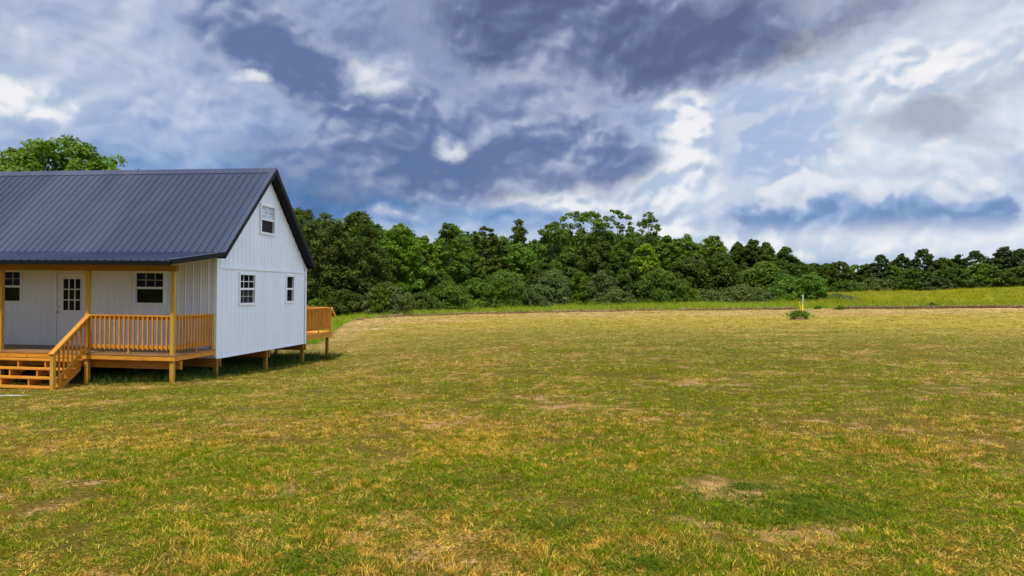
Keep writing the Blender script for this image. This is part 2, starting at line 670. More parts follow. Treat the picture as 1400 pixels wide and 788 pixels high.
def profile(t0, t1, start, breaks=(), rib=.013, minor=.003):
    pts = []
    r = start - math.ceil((start - t0) / .2286 + 1) * .2286
    while r < t1 + .3:
        pts += [(r - .024, 0), (r - .010, rib), (r + .010, rib), (r + .024, 0)]
        for q in (r + .0762, r + .1524):
            pts += [(q - .014, 0), (q - .005, minor), (q + .005, minor), (q + .014, 0)]
        r += .2286
    ts = np.array([p[0] for p in pts])
    os_ = np.array([p[1] for p in pts])
    allt = sorted(set([t for t in ts if t0 < t < t1] + [t0, t1] + [b for b in breaks if t0 < b < t1]))
    return [(t, float(np.interp(t, ts, os_))) for t in allt]


def siding(name, t0, t1, w0, top, place, start, holes=(), breaks=(), flip=False, mat=None):
    """ribbed sheet; place(t, off, w) -> local point; top(t) -> height"""
    mb = MB()
    br = list(breaks)
    for h in holes: br += [h[0], h[1]]
    pr = profile(t0, t1, start, br)
    for (ta, oa), (tb, ob) in zip(pr, pr[1:]):
        tm = (ta + tb) / 2
        cuts = sorted([(h[2], h[3]) for h in holes if h[0] < tm < h[1]])
        lo = w0
        segs = []
        for c in cuts:
            segs.append((lo, c[0], False))
            lo = c[1]
        segs.append((lo, None, True))
        for s0, s1, last in segs:
            za, zb = (top(ta), top(tb)) if last else (s1, s1)
            if max(za, zb) <= s0 + 1e-4: continue
            za, zb = max(za, s0), max(zb, s0)
            q = [place(ta, oa, s0), place(tb, ob, s0), place(tb, ob, zb), place(ta, oa, za)]
            mb.quad(*(q[::-1] if flip else q))
    return part(mb, name, mat or M_WALL)


def roofline(v, under=.20):
    return (KW - under + SL * (v - KV)) if v < W / 2 else (KW - under + SL * (W - v - KV))


# openings (u0,u1,w0,w1)
WIN_P = (-2.466, -1.522, 1.432, 2.366)
WIN_L = (-6.905, -5.961, 1.432, 2.366)
DOOR = (-4.955, -3.80, .20, 2.345)
WIN_G = (1.145, 2.10, 1.43, 2.368)
WIN_S = (4.126, 4.743, 1.447, 2.376)
WIN_A = (2.357, 3.303, 3.627, 4.545)

siding('wall', -LEN, 0, -.02, lambda t: 2.82, lambda t, o, w: (t, -o, w), -2.30, [WIN_P, WIN_L, DOOR])
siding('wall', 0, W, 0, lambda t: SEAM, lambda t, o, w: (o, t, w), .30, [WIN_G, WIN_S])
siding('wall', 0, W, SEAM, roofline, lambda t, o, w: (o - .012, t, w), .19, [WIN_A], [W / 2])
siding('wall', -LEN, 0, 0, lambda t: 2.82, lambda t, o, w: (t, W + o, w), -2.30, [(-1.95, -1.0, 0.2, 2.25)], flip=True)
siding('wall', 0, W, 0, roofline, lambda t, o, w: (-LEN - o, t, w), .2, [], [W / 2], flip=True)

def ell(u0, v0, su, sv, top):                      # L shaped corner flashing, one piece
    q = [(u0, v0), (u0 - .11 * su, v0), (u0 - .11 * su, v0 - .008 * sv), (u0 - .008 * su, v0 - .008 * sv), (u0 - .008 * su, v0 - .11 * sv), (u0, v0 - .11 * sv)]
    part(MB().prism(q if su * sv > 0 else q[::-1], lambda p, t: (p[0], p[1], top * t)), 'corner_trim', M_TRIM)


ell(.029, -.030, 1, -1, 2.70)
ell(.029, W + .030, 1, 1, 2.68)
part(MB().box(.0, .036, .086, W - .086, SEAM - .02, SEAM + .022), 'seam_trim', M_TRIM)
part(MB().box(-.002, .030, .0, W, -.035, -.002), 'base_trim', M_TRIM)


def window(name, h, plane, grid_up=(3, 2), grid_lo=None, lower='glass', upper='glass', label=None, blind=False):
    """double hung window; plane 'front' (v=0, faces -v) or 'gable' (u=0, faces +u)"""
    a0, a1, w0, w1 = h
    if plane == 'front':
        def P(a, d, w): return (a, -d, w)
    else:
        def P(a, d, w): return (d, a, w)

    def bx(mb, a, b, d0, d1, w, ww):
        p, q = P(a, d0, w), P(b, d1, ww)
        mb.box(p[0], q[0], p[1], q[1], w, ww)
    fr = MB()
    t = .055
    bx(fr, a0 - .012, a0 + t, -.06, .040, w0 - .02, w1 + .012)
    bx(fr, a1 - t, a1 + .012, -.06, .040, w0 - .02, w1 + .012)
    bx(fr, a0 + t, a1 - t, -.06, .038, w1 - t, w1 + .012)
    bx(fr, a0 + t, a1 - t, -.06, .044, w0 - .02, w0 + t)
    root = part(fr, 'window', M_TRIM, None, bevel=.004)
    if label: root['label'] = label
    wm = (w0 + w1) / 2
    s = MB()
    bx(s, a0 + t, a1 - t, -.05, .014, wm - .03, wm + .03)
    s.build('meeting_rail', M_TRIM, root)
    ups = MB()
    bx(ups, a0 + t, a1 - t, -.042, -.030, wm + .03, w1 - t)
    ups.build('pane', {'glass': M_GLASS, 'sky': M_SKYPANE}[upper], root)
    lo = MB()
    bx(lo, a0 + t, a1 - t, -.056, -.046, w0 + t, wm - .03)
    lo.build('pane', M_SCREEN if lower == 'screen' else M_GLASS, root)

    def grille(n, m, z0, z1, mat, d):
        gb = MB()
        for i in range(1, n):
            a = a0 + t + (a1 - a0 - 2 * t) * i / n
            bx(gb, a - .011, a + .011, d - .006, d + .002, z0, z1)
        for j in range(1, m):
            z = z0 + (z1 - z0) * j / m
            bx(gb, a0 + t, a1 - t, d - .0055, d + .0035, z - .011, z + .011)
        gb.build('grille', mat, root)
    if grid_up: grille(grid_up[0], grid_up[1], wm + .03, w1 - t, M_TRIM if not blind else M_BLIND, -.024)
    if grid_lo: grille(grid_lo[0], grid_lo[1], w0 + t, wm - .03, M_BLIND, -.036)
    return root


window('w', WIN_P, 'front', blind=True)
window('w', WIN_L, 'front', blind=True)
window('w', WIN_G, 'gable', grid_lo=(3, 2), lower='screen')
window('w', WIN_S, 'gable', None, None)
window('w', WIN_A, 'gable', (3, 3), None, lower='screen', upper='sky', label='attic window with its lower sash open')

# front door with nine lights
d0, d1 = -4.848, -3.905
zb, zt = .275, 2.27
fr = MB()
fr.box(DOOR[0] - .01, d0 - .012, -.035, .06, .21, 2.36).box(d1 + .012, DOOR[1] + .01, -.035, .06, .21, 2.36)
fr.box(d0 - .012, d1 + .012, -.034, .06, zt + .01, 2.36).box(d0 - .012, d1 + .012, -.05, .06, .21, zb - .006)
dl = MB().box(d0, d1, -.002, .04, zb, zt)
door = part(dl, 'door', M_TRIM, None, bevel=.003)
part(fr, 'door_frame', M_TRIM, door)
ga, gb_, gw0, gw1 = -4.662, -4.098, 1.23, 2.141
part(MB().box(ga, gb_, -.008, -.0025, gw0, gw1), 'pane', M_GLASS, door)
gr = MB()
for i in range(4):
    a = ga + (gb_ - ga) * i / 3
    gr.box(a - .014, a + .014, -.022, -.009, gw0 - .014, gw1 + .014)
for j in range(4):
    z = gw0 + (gw1 - gw0) * j / 3
    gr.box(ga, gb_, -.020, -.0085, z - .014, z + .014)
part(gr, 'door_grille', M_TRIM, door)
pn = MB()
for a, b in ((-4.74, -4.42), (-4.33, -4.01)):
    for q0, q1, z0, z1 in ((a, b, 1.03, 1.045), (a, b, .42, .435), (a, a + .015, .435, 1.03), (b - .015, b, .435, 1.03)):
        pn.box(q0, q1, -.010, -.0025, z0, z1)
part(pn, 'panel_moulding', M_TRIM, door)
kb = MB().ball((-4.792, -.055, 1.187), .03).tube([(-4.792, -.0025, 1.187), (-4.792, -.05, 1.187)], [.018, .014], 8)
part(MB().ball((-4.792, -.012, 1.33), .024), 'deadbolt', M_BRASS, door, smooth=True)
part(kb, 'door_knob', M_BRASS, door, smooth=True)

# ---- roofs: ribbed sheets on a slope
def roof_sheet(name, p0, p1, u0, u1, start, flip=False):
    (va, wa), (vb, wb) = p0, p1
    n = Vector((0, -(wb - wa), vb - va)).normalized()
    if n.z < 0: n = -n
    mb = MB()
    pr = profile(u0, u1, start, (), .032, .010)
    for (ta, oa), (tb, ob) in zip(pr, pr[1:]):
        A = Vector((ta, va, wa)) + n * oa
        B = Vector((tb, va, wa)) + n * ob
        Cc = Vector((tb, vb, wb)) + n * ob
        D = Vector((ta, vb, wb)) + n * oa
        mb.quad(*((A, B, Cc, D) if not flip else (D, Cc, B, A)))
        k = n * -.02
        mb.quad(B + k, A + k, A, B)                          # lower edge of the sheet
    return part(mb, name, M_ROOF)


roof_sheet('roof', (KV - .03, KW + .012), (W / 2, RIDGE - .02), -LEN - OU, OU - .05, .10)
RWL = RIDGE - .02 - SL * (RV - W / 2)
roof_sheet('roof', (RV, RWL), (W / 2, RIDGE - .02), -LEN - OU, OU - .05, .10, True)
roof_sheet('porch_roof', (EV, EW), (KV, KW - .005), -LEN - OU, OU - .05, .10)
# decks under the sheets (dark underside)
mb = MB()
for sgn, vlo, wlo in ((1, KV, KW), (-1, RV, RWL)):
    vv, ww = (vlo, W / 2), (wlo, RIDGE - .02)
    mb.quad((-LEN - OU + .01, vv[0], ww[0] - .07), (-LEN - OU + .01, vv[1], ww[1] - .07), (OU - .01, vv[1], ww[1] - .07), (OU - .01, vv[0], ww[0] - .07))
    # soffit under the gable overhang
    mb.quad((.0, vv[0], ww[0] - .155), (.0, vv[1], ww[1] - .155), (OU - .006, vv[1], ww[1] - .155), (OU - .006, vv[0], ww[0] - .155))
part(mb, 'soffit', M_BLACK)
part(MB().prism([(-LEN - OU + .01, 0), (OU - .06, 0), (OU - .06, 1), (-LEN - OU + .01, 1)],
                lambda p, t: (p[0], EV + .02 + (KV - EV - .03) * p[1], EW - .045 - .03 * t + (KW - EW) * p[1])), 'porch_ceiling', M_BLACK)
# rake trims
def rake(v0, w0, v1, w1, th=.13):
    d = Vector((0, v1 - v0, w1 - w0)).normalized()
    n = Vector((0, -d.z, d.y))
    if n.z < 0: n = -n
    a, b = Vector((0, v0, w0)), Vector((0, v1, w1))
    for s, ua in ((1, OU), (-1, -LEN - OU)):
        u0, u1 = (ua - .045, ua) if s > 0 else (ua, ua + .045)
        pts = [a + n * .026, b + n * .026, b - n * (th - .026), a - n * (th - .026)]
        q = [(p.y, p.z) for p in pts]
        part(MB().prism(q, lambda p, t, u0=u0, u1=u1: (u0 + (u1 - u0) * t, p[0], p[1])), 'rake_trim', M_BLACK)


k1 = (KV, KW); r1 = (W / 2, RIDGE - .02)
rake(*k1, *r1)
rake(RV + .02, RWL - .02, *r1, th=.15)
rake(EV, EW, *k1, th=.12)
# top flange of the near rake in roof colour
mb = MB()
dn = Vector((0, -(r1[1] - k1[1]), r1[0] - k1[0])).normalized()
A, B = Vector((0, *k1)) + dn * .030, Vector((0, *r1)) + dn * .030
mb.quad((OU - .15, A.y, A.z), (OU + .002, A.y, A.z), (OU + .002, B.y, B.z), (OU - .15, B.y, B.z))
dn2 = Vector((0, KW - EW, -(KV - EV))).normalized() * -1
A2, B2 = Vector((0, EV, EW)) + dn2 * .030, Vector((0, KV, KW)) + dn2 * .030
mb.quad((OU - .13, A2.y, A2.z), (OU + .002, A2.y, A2.z), (OU + .002, B2.y, B2.z), (OU - .13, B2.y, B2.z))
part(mb, 'rake_flange', M_ROOF)
# ridge cap
mb = MB()
mb.prism([(W / 2 - .17, RIDGE - .02 - .17 * SL + .036), (W / 2, RIDGE + .022), (W / 2 + .17, RIDGE - .02 - .17 * SL + .036),
          (W / 2 + .15, RIDGE - .05 - .15 * SL + .01), (W / 2, RIDGE - .025), (W / 2 - .15, RIDGE - .05 - .15 * SL + .01)],
         lambda p, t: (-LEN - OU - .01 + (LEN + 2 * OU + .02) * t, p[0], p[1]))
part(mb, 'ridge_cap', M_ROOF)
# eave fascias
mb = MB().box(-LEN - OU + .05, OU - .046, EV - .012, EV + .03, EW - .115, EW - .022)
part(mb, 'eave_fascia', M_BLACK)
mb = MB().box(-LEN - OU + .05, OU - .046, RV - .04, RV - .012, RWL - .16, RWL - .02)
part(mb, 'eave_fascia', M_BLACK)
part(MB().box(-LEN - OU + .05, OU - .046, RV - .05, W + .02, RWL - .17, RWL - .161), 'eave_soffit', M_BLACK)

# ---- front porch
UL = -LEN
part(MB().box(UL, .0, DKV + .02, DKV + .06, 2.326, 2.475), 'porch_beam', WXD)
part(MB().box(UL, .0, DKV + .10, DKV + .14, 2.326, 2.475), 'porch_beam', WXD)
mb = MB()
v = DKV - .012
nb = 13
for i in range(nb):
    w_ = (0 - .032 - v) / nb
    mb.box(UL, .012, v + i * w_, v + (i + 1) * w_ - .006, DKW - .032, DKW)
part(mb, 'porch_floor', WDECK)
part(MB().box(UL, .0, DKV, DKV + .038, .0848, DKW - .0325), 'skirt_board', WX)
part(MB().box(-.038, .0, DKV + .0385, -.032, .0848, DKW - .0325), 'skirt_board', WY)
part(MB().box(UL, .05, DKV + .21, DKV + .25, -.143, .066), 'porch_girder', wood('girder_pine', 0, .7))
PW = .10
PU = [-.113, -2.456, -4.93, -7.27, -9.6]


def gw(u, v):
    p = h2w(u, v, 0)
    return tz(p[0], p[1]) - HO[2]


for uc in PU:
    part(MB().box(uc - PW / 2, uc + PW / 2, DKV + .0385, DKV + .0385 + PW, gw(uc, DKV) - .15, 2.325), 'porch_post', WZ, bevel=.006)


def railing(axis, s0, s1, fixed, sgn, w_top=1.217, w_bot=.345, nbal=17, drop=None, tone=(WX, WY), sp=None):
    """balustrade along u (axis 0) or v (axis 1); balusters on side sgn of the rails"""
    def bx(mb, a, b, c, d, z0, z1):
        if axis == 0: mb.box(a, b, c, d, z0, z1)
        else: mb.box(c, d, a, b, z0, z1)
    wm = tone[axis]
    cap = MB()
    bx(cap, s0, s1, fixed - .055, fixed + .055, w_top - .036, w_top)
    root = part(cap, 'railing', wm)
    up = MB()
    bx(up, s0, s1, fixed - .018 - sgn * .005, fixed + .018 - sgn * .005, w_top - .125, w_top - .037)
    up.build('upper_rail', wm, root)
    lo = MB()
    bx(lo, s0, s1, fixed - .018 - sgn * .005, fixed + .018 - sgn * .005, w_bot + .03, w_bot + .115)
    lo.build('lower_rail', wm, root)
    for i in range(nbal):
        s = s0 + (s1 - s0) * (i + .62) / (nbal + .24)
        z0 = w_bot + random.uniform(-.006, .006)
        if drop is not None and i == drop: z0 = DKW + .002
        b = MB()
        c0 = fixed + sgn * .0135
        bx(b, s - .018, s + .018, c0, c0 + sgn * .036, z0, w_top - .0375)
        b.build('baluster', WZB, root)
    return root


railing(0, PU[1] + PW / 2, PU[0] - PW / 2, DKV + .08, -1, drop=8)
railing(0, PU[3] + PW / 2, PU[2] - PW / 2, DKV + .08, -1, nbal=17)
railing(0, PU[4] + PW / 2, PU[3] - PW / 2, DKV + .08, -1, nbal=17)
railing(1, DKV + .04 + PW, -.12, -.085, 1, nbal=12, drop=6)
part(MB().box(-.13, -.04, -.122, -.032, DKW + .001, 1.21), 'railing_post', WZ, bevel=.004)

# ---- front stairs
st0, st1 = -4.80, -2.50
RUN, RISE = .25, .193
tw = [.074 - RISE * i for i in range(4)]
for i, w_ in enumerate(tw):
    f = DKV - .05 - RUN * (i + 1)
    part(MB().box(st0, st1 + .03, f, f + .28, w_ - .038, w_), 'stair_tread', WX, bevel=.004)
su = [-4.78, -4.08, -3.32, -2.56]
for s in su:
    poly = []
    f0 = DKV - .03
    poly.append((f0, .08))
    for i, w_ in enumerate(tw):
        f = DKV - .03 - RUN * (i + 1)
        top = w_ - .0385
        poly.append((f0 - RUN * i, top))
        poly.append((f, top))
    poly.append((f0 - RUN * 4, tw[3] - .20))
    poly.append((f0 - RUN * 4 + .22, tw[3] - .20))
    poly.append((f0, -.20))
    q = [poly[0]]
    for pnt in poly[1:]:
        if pnt != q[-1]: q.append(pnt)
    part(MB().prism(q, lambda p, t, s=s: (s - .019 + .038 * t, p[0], p[1])), 'stair_stringer', WY)
nv, nu = DKV - 1.08, -2.40
nt_ = .315
rail = part(MB().beam((nu, DKV + .06, 1.21), (nu, nv - .07, nt_ - .02), .13, .038), 'stair_railing', WY)
MB().beam((nu - .012, DKV + .06, .385), (nu - .012, nv - .01, -.45), .036, .088).build('lower_rail', WY, rail)
MB().beam((nu - .012, DKV + .03, 1.105), (nu - .012, nv, .235), .036, .088).build('upper_rail', WY, rail)
for i in range(7):
    t = (i + .7) / 7.6
    vv = DKV + .0 - 1.05 * t
    b = MB().box(nu + .008, nu + .044, vv - .018, vv + .018, .31 - .77 * (1.05 * t) - .02, 1.15 - .79 * (1.05 * t))
    b.build('baluster', WZB, rail)
MB().box(nu - .045, nu + .045, nv - .045, nv + .045, gw(nu, nv) - .12, nt_ - .025).build('newel_post', WZ, rail)

# ---- piers and girders under the floor
for vv in (.10, 2.93, 5.60):
    part(MB().box(-LEN + .02, .045, vv + .058, vv + .098, -.26, -.037), 'girder', WXD)
    part(MB().box(-LEN + .02, .03, vv - .098, vv - .058, -.26, -.037), 'girder', WXD)
    for uc in (-.06, -2.5, -4.95, -7.4, -9.85):
        part(MB().box(uc - .055, uc + .055, vv - .055, vv + .055, gw(uc, vv) - .15, -.037), 'pier', WZD, bevel=.005)
part(MB().box(-LEN, -.002, .005, W - .005, -.036, .0), 'floor_frame', WXD)

# ---- rear deck
R0, R1 = W + .04, 8.15
mb = MB()
nb = 17
for i in range(nb):
    w_ = (R1 + .012 - R0) / nb
    mb.box(-4.5, .03, R0 + i * w_, R0 + (i + 1) * w_ - .006, .245, .275)
part(mb, 'rear_deck_floor', WPALE)
part(MB().box(-.038, .0, R0, R1 - .0385, .06, .2445), 'rear_skirt_board', WY)
part(MB().box(-4.5, .0, R1 - .038, R1, .06, .2445), 'rear_skirt_board', WX)
for uc in (-.11, -2.2, -4.4):
    part(MB().box(uc - .05, uc + .05, R1 - .25, R1 - .15, gw(uc, R1) - .15, .244), 'rear_deck_post', WZD)
railing(1, R0 + .02, R1 - .10, -.07, 1, 1.209, .37, 18, drop=9, tone=(WX, WPALE))
railing(0, -3.2, -.12, R1 - .06, 1, 1.209, .37, 22)
part(MB().box(-.115, -.025, R1 - .098, R1 - .008, .276, 1.172), 'railing_post', WZ)
part(MB().beam((-.02, R1 - .0, 1.17), (-.02, R1 + .42, .80), .035, .09), 'stair_rail_stub', WPALE)

# ------------------------------------------------------------------ gravel at the foot of the steps
gp = ground_hit(2, 543)
pts = []
for i in range(28):
    a = 2 * math.pi * i / 28
    rr = 1 + .22 * math.sin(3 * a + 1) + .15 * math.sin(7 * a) + random.uniform(-.08, .08)
    pts.append((gp[0] - 1.6 + 1.6 * rr * math.cos(a), gp[1] + .05 + .42 * rr * math.sin(a)))
mb = MB()
cx_, cy_ = gp[0] - 1.6, gp[1] + .05
nv0 = []
for ring in (0.0, .5, 1.0):
    for (x, y) in pts:
        xx, yy = cx_ + (x - cx_) * ring, cy_ + (y - cy_) * ring
        nv0.append((xx, yy, tz(xx, yy) + .035 - .03 * ring ** 2))
mb.v = nv0
n = len(pts)
for r_ in range(2):
    for i in range(n):
        j = (i + 1) % n
        mb.f.append((r_ * n + i, r_ * n + j, (r_ + 1) * n + j, (r_ + 1) * n + i))
gravel = mb.build('path', M_GRAVEL)
tag(gravel, kind='structure')

# ------------------------------------------------------------------ foliage
def leaf_quads(c, n, size, jitter=.35, long=1.5, r=rng):
    """small folded leaf sprays: centres c, normals n -> verts, faces"""
    N = len(c)
    n = n / (np.linalg.norm(n, axis=1, keepdims=True) + 1e-9)
    t = r.normal(size=(N, 3))
    t -= (t * n).sum(1, keepdims=True) * n
    t /= np.linalg.norm(t, axis=1, keepdims=True) + 1e-9
    b = np.cross(n, t)
    s = size * r.uniform(1 - jitter, 1 + jitter, (N, 1))
    v = np.stack([c - t * s * long * .5, c + b * s * .42 - n * s * .08, c + t * s * long * .5 - n * s * .22, c - b * s * .42 - n * s * .08], 1)
    return v.reshape(-1, 3), np.arange(N * 4).reshape(N, 4)


ENV = {
    'round': lambda h: np.sqrt(np.clip(1 - (2 * h - 1) ** 2, 0, 1)) * (1 - .12 * h),
    'full': lambda h: np.clip(np.minimum(1, (h + .3) / .45), 0, 1) * np.clip(1 - h ** 3.4, 0, 1) ** .55,
    'cone': lambda h: np.clip(1 - h, 0, 1) ** .8 * np.clip(np.minimum(1, (h + .1) / .2), 0, 1) + .05,
    'flat': lambda h: np.clip(.35 + .75 * h, 0, 1) * np.clip(1 - h ** 7, 0, 1) ** .5,
    'bush': lambda h: np.clip(1 - h ** 2.4, 0, 1) ** .6 * np.clip((h + .5) / .6, 0, 1),
    'egg': lambda h: np.clip(1 - h ** 2.1, 0, 1) ** .75 * np.clip((h + .3) / .5, 0, 1) + .03,
    'spire': lambda h: np.clip(1 - h ** 1.5, 0, 1) ** .9 * np.clip((h + .2) / .4, 0, 1) + .06,
}


def tree(name, cat, px, ty, wpx, d, kind, env, label, group=None, leaf=.30, nclump=60, per=110, base=.12, cr=.26, up=.45, trunk=True, flat=.75, fill=1.0):
    top = at(px, ty, d)
    gz_ = tz(top[0], top[1])
    H = max(.8, top[2] - gz_)
    R = wpx / F * d / 2
    root = empty(name, (top[0], top[1], gz_ - .03), random.uniform(0, 6.28))
    tag(root, label, cat, group)
    r = np.random.default_rng(int(px * 7 + ty * 13 + d))
    hb = H * base
    h = r.uniform(0, 1, nclump * 4)
    rad = ENV[env](h)
    keep = r.uniform(size=len(h)) < (.30 + .70 * rad)
    h, rad = h[keep][:nclump], rad[keep][:nclump]
    az = r.uniform(0, 2 * math.pi, len(h))
    k = r.uniform(.2, 1.0, len(h)) ** .5
    # irregular silhouette: lobes
    lob = 1 + .14 * np.sin(az * 2 + r.uniform(0, 6)) + .14 * np.sin(az * 3 + h * 5 + r.uniform(0, 6))
    crs = cr * R * r.uniform(.6, 1.4, len(h)) * (1.05 - .3 * h)
    rr = np.clip(R * rad * k * lob - crs * .2, 0, None)
    cz = hb + (H - hb) * h * .97 - crs * .35
    # some clumps push past the outline so it stays ragged
    C_ = np.stack([rr * np.cos(az), rr * np.sin(az), np.maximum(cz, crs * .4)], 1)
    C_[:, 2] += (H - (C_[:, 2] + crs * flat * .8).max()) * (C_[:, 2] / H) ** 2
    cs, ns = [], []
    for c, q in zip(C_, crs):
        m = max(12, int(per * fill * (q / (cr * R)) ** 1.6))
        dv = r.normal(size=(m, 3))
        dv /= np.linalg.norm(dv, axis=1, keepdims=True)
        dv[:, 2] = np.where((dv[:, 2] < -.35) & (r.uniform(size=m) < .6), -dv[:, 2], dv[:, 2])
        dist = r.uniform(.45, 1.08, m) ** .6
        wob = 1 + .25 * np.sin(dv[:, 0] * 5 + c[0]) * np.sin(dv[:, 1] * 5 + c[2]) + r.normal(0, .16, m)
        p = c + dv * (q * dist * wob)[:, None] * np.array([1, 1, flat])
        nn = dv * .75 + np.array([0, 0, up]) + r.normal(0, .42, (m, 3))
        cs.append(p); ns.append(nn)
    cs, ns = np.vstack(cs), np.vstack(ns)
    cs[:, 2] = np.maximum(cs[:, 2], .05)
    vs, fs = leaf_quads(cs, ns, leaf, r=r)
    mesh_np('crown', vs, fs, LEAF[kind], root)
    if trunk:
        mb = MB()
        lean = r.normal(0, .03, 2) * H
        tr = max(.05, H * .011)
        tp = [(0, 0, -.2), (lean[0] * .2, lean[1] * .2, H * .2), (lean[0] * .6, lean[1] * .6, H * .45), (lean[0], lean[1], H * .78)]
        mb.tube(tp, [tr * 1.35, tr, tr * .75, tr * .25], 8)
        for c in C_[r.permutation(len(C_))[:14]]:
            s = min(max(c[2] * .6, H * .15), H * .6)
            st = Vector((lean[0] * s / H, lean[1] * s / H, s))
            en = Vector(c)
            midp = st.lerp(en, .5) + Vector((0, 0, -.05 * H * .3))
            mb.tube([st, midp, en], [tr * .42, tr * .28, tr * .1], 5)
        mb.build('trunk', M_BARK, root, smooth=True)
    return root


GW = 'trees along the woodland edge'
GB = 'shrubs in front of the woodland'
GF = 'trees beyond the meadow'

# behind the roof
tree('leafy_tree', 'tree', 92, 187, 205, 46, 'mid', 'full', 'broad bright green tree whose crown shows above the cabin roof', GW, .19, 300, 130, .3, .16)
tree('leafy_tree', 'tree', 26, 203, 70, 47, 'bright', 'round', 'smaller tree crown left of the broad one above the cabin roof', GW, .20, 60, 130, .35, .24)
tree('leafy_tree', 'tree', -30, 222, 90, 50, 'mid', 'round', 'low tree crown at the left end of the cabin roof', GW, .22, 60, 120, .3, .25)

TREES = [
    # px, top, width, depth, colour, envelope, extra, label
    (412, 284, 80, 66, 'dark', 'full', {}, 'dark tree right beside the gable end of the roof, behind its rake'),
    (447, 291, 74, 62, 'warm', 'full', {}, 'dull brownish green tree just right of the cabin gable'),
    (490, 289, 92, 63, 'dark', 'full', dict(nclump=200, cr=.17), 'large dense dark tree dipping to the ground behind the rear deck'),
    (548, 305, 66, 67, 'bright', 'full', dict(nclump=150, cr=.2), 'bright green domed tree right of the large dark one by the cabin'),
    (578, 322, 44, 71, 'bright', 'round', {}, 'small bright green tree leaning on the right of the bright domed one'),
    (614, 305, 58, 76, 'mid', 'full', dict(cr=.22), 'round topped mid green tree with layered dark clumps left of the feathery one'),
    (664, 309, 62, 82, 'airy', 'full', dict(nclump=210, cr=.13, up=.9), 'feathery grey green tree of many upright twigs, left of the thin spire'),
    (640, 345, 60, 78, 'mid', 'full', {}, 'low mid green tree in front of the feathery one'),
    (709, 300, 40, 88, 'dark', 'egg', dict(cr=.3, nclump=90, base=.15), 'thin tree with a knobbed tip rising alone from the wood'),
    (712, 332, 62, 84, 'mid', 'full', {}, 'bushy mid green tree at the foot of the thin knobbed one'),
    (757, 303, 56, 88, 'airy', 'full', dict(base=.2, fill=.8, cr=.18), 'grey green tree left of the wide flat topped crown'),
    (798, 289, 82, 92, 'mid', 'flat', dict(base=.38, nclump=130, cr=.14, fill=.8), 'wide flat topped tree with sky showing through, tallest of the wood'),
    (846, 286, 48, 93, 'airy', 'flat', dict(base=.25, nclump=120, cr=.15, fill=.5), 'loose sparse tree right of the wide flat topped crown, sky through its twigs'),
    (886, 289, 56, 92, 'airy', 'egg', dict(base=.25, nclump=110, cr=.16, fill=.55), 'sparse pointed tree at the right end of the tall group'),
    (775, 345, 60, 86, 'dark', 'full', {}, 'dark low tree under the left of the wide flat topped crown'),
    (828, 330, 66, 88, 'dark', 'full', {}, 'dark dense tree under the loose sparse one'),
    (912, 322, 46, 88, 'mid', 'full', {}, 'mid green sloping tree right behind the yellow green one'),
    (883, 334, 40, 82, 'lime', 'full', dict(base=.2, leaf=.24, fill=.8), 'small yellow green tree glowing in the middle of the wood'),
    (852, 342, 40, 83, 'dark', 'round', {}, 'round dark tree touching the left of the yellow green one'),
    (935, 320, 52, 92, 'mid', 'full', dict(fill=.8), 'loose mid green tree left of the vine covered hump'),
    (976, 322, 50, 88, 'bright', 'full', {}, 'bright topped tree directly behind the vine covered hump'),
    (1009, 331, 40, 96, 'dark', 'egg', dict(cr=.2, nclump=170), 'narrow dark tree left of the twin spired one'),
    (1029, 327, 44, 95, 'dark', 'egg', dict(cr=.2, nclump=170), 'tallest narrow spire right of the wood, dark green'),
    (1046, 331, 42, 96, 'dark', 'egg', dict(cr=.2, nclump=170), 'blunt dark spire touching the right side of the tallest narrow one'),
    (1073, 337, 48, 94, 'dark', 'egg', dict(cr=.18, nclump=190), 'dark pointed tree standing alone at the right end of the wood'),
    (985, 346, 52, 82, 'dark', 'round', dict(cr=.3, base=.1, up=.8), 'dark hump of a tree smothered in vines'),
    (1045, 357, 64, 82, 'mid', 'bush', dict(cr=.26, up=.8), 'wide leafy green mound below the dark spires'),
    (1074, 375, 48, 78, 'mid', 'bush', dict(cr=.28, up=.8), 'drooping green mound right of the wide leafy one'),
    (1108, 373, 46, 75, 'mid', 'round', dict(base=.02, cr=.26, nclump=160, up=.7), 'round dark green small tree behind the yellow post'),
    (945, 352, 70, 85, 'dark', 'full', {}, 'dark undergrowth tree left of the vine covered hump'),
    (1010, 372, 50, 85, 'dark', 'full', {}, 'dark low tree between the vine covered hump and the wide mound'),
    (740, 360, 66, 82, 'dark', 'full', {}, 'dark low tree behind the middle grey green shrubs'),
    (690, 368, 60, 80, 'mid', 'full', {}, 'low green tree behind the shrubs below the thin knobbed one'),
    (590, 368, 60, 72, 'dark', 'full', {}, 'dark low tree right of the bright domed one'),
    (1090, 356, 40, 110, 'dark', 'full', {}, 'low dark tree far back, right of the lone dark pointed one'),
]
for px, ty, wpx, d, kind, env, kw, lab in TREES:
    a = dict(leaf=.085 + d * .0013, nclump=150, per=125, cr=.2)
    a.update(kw)
    tree('woodland_tree', 'tree', px, ty, wpx * 1.06, d, kind, env, lab, GW, **a)

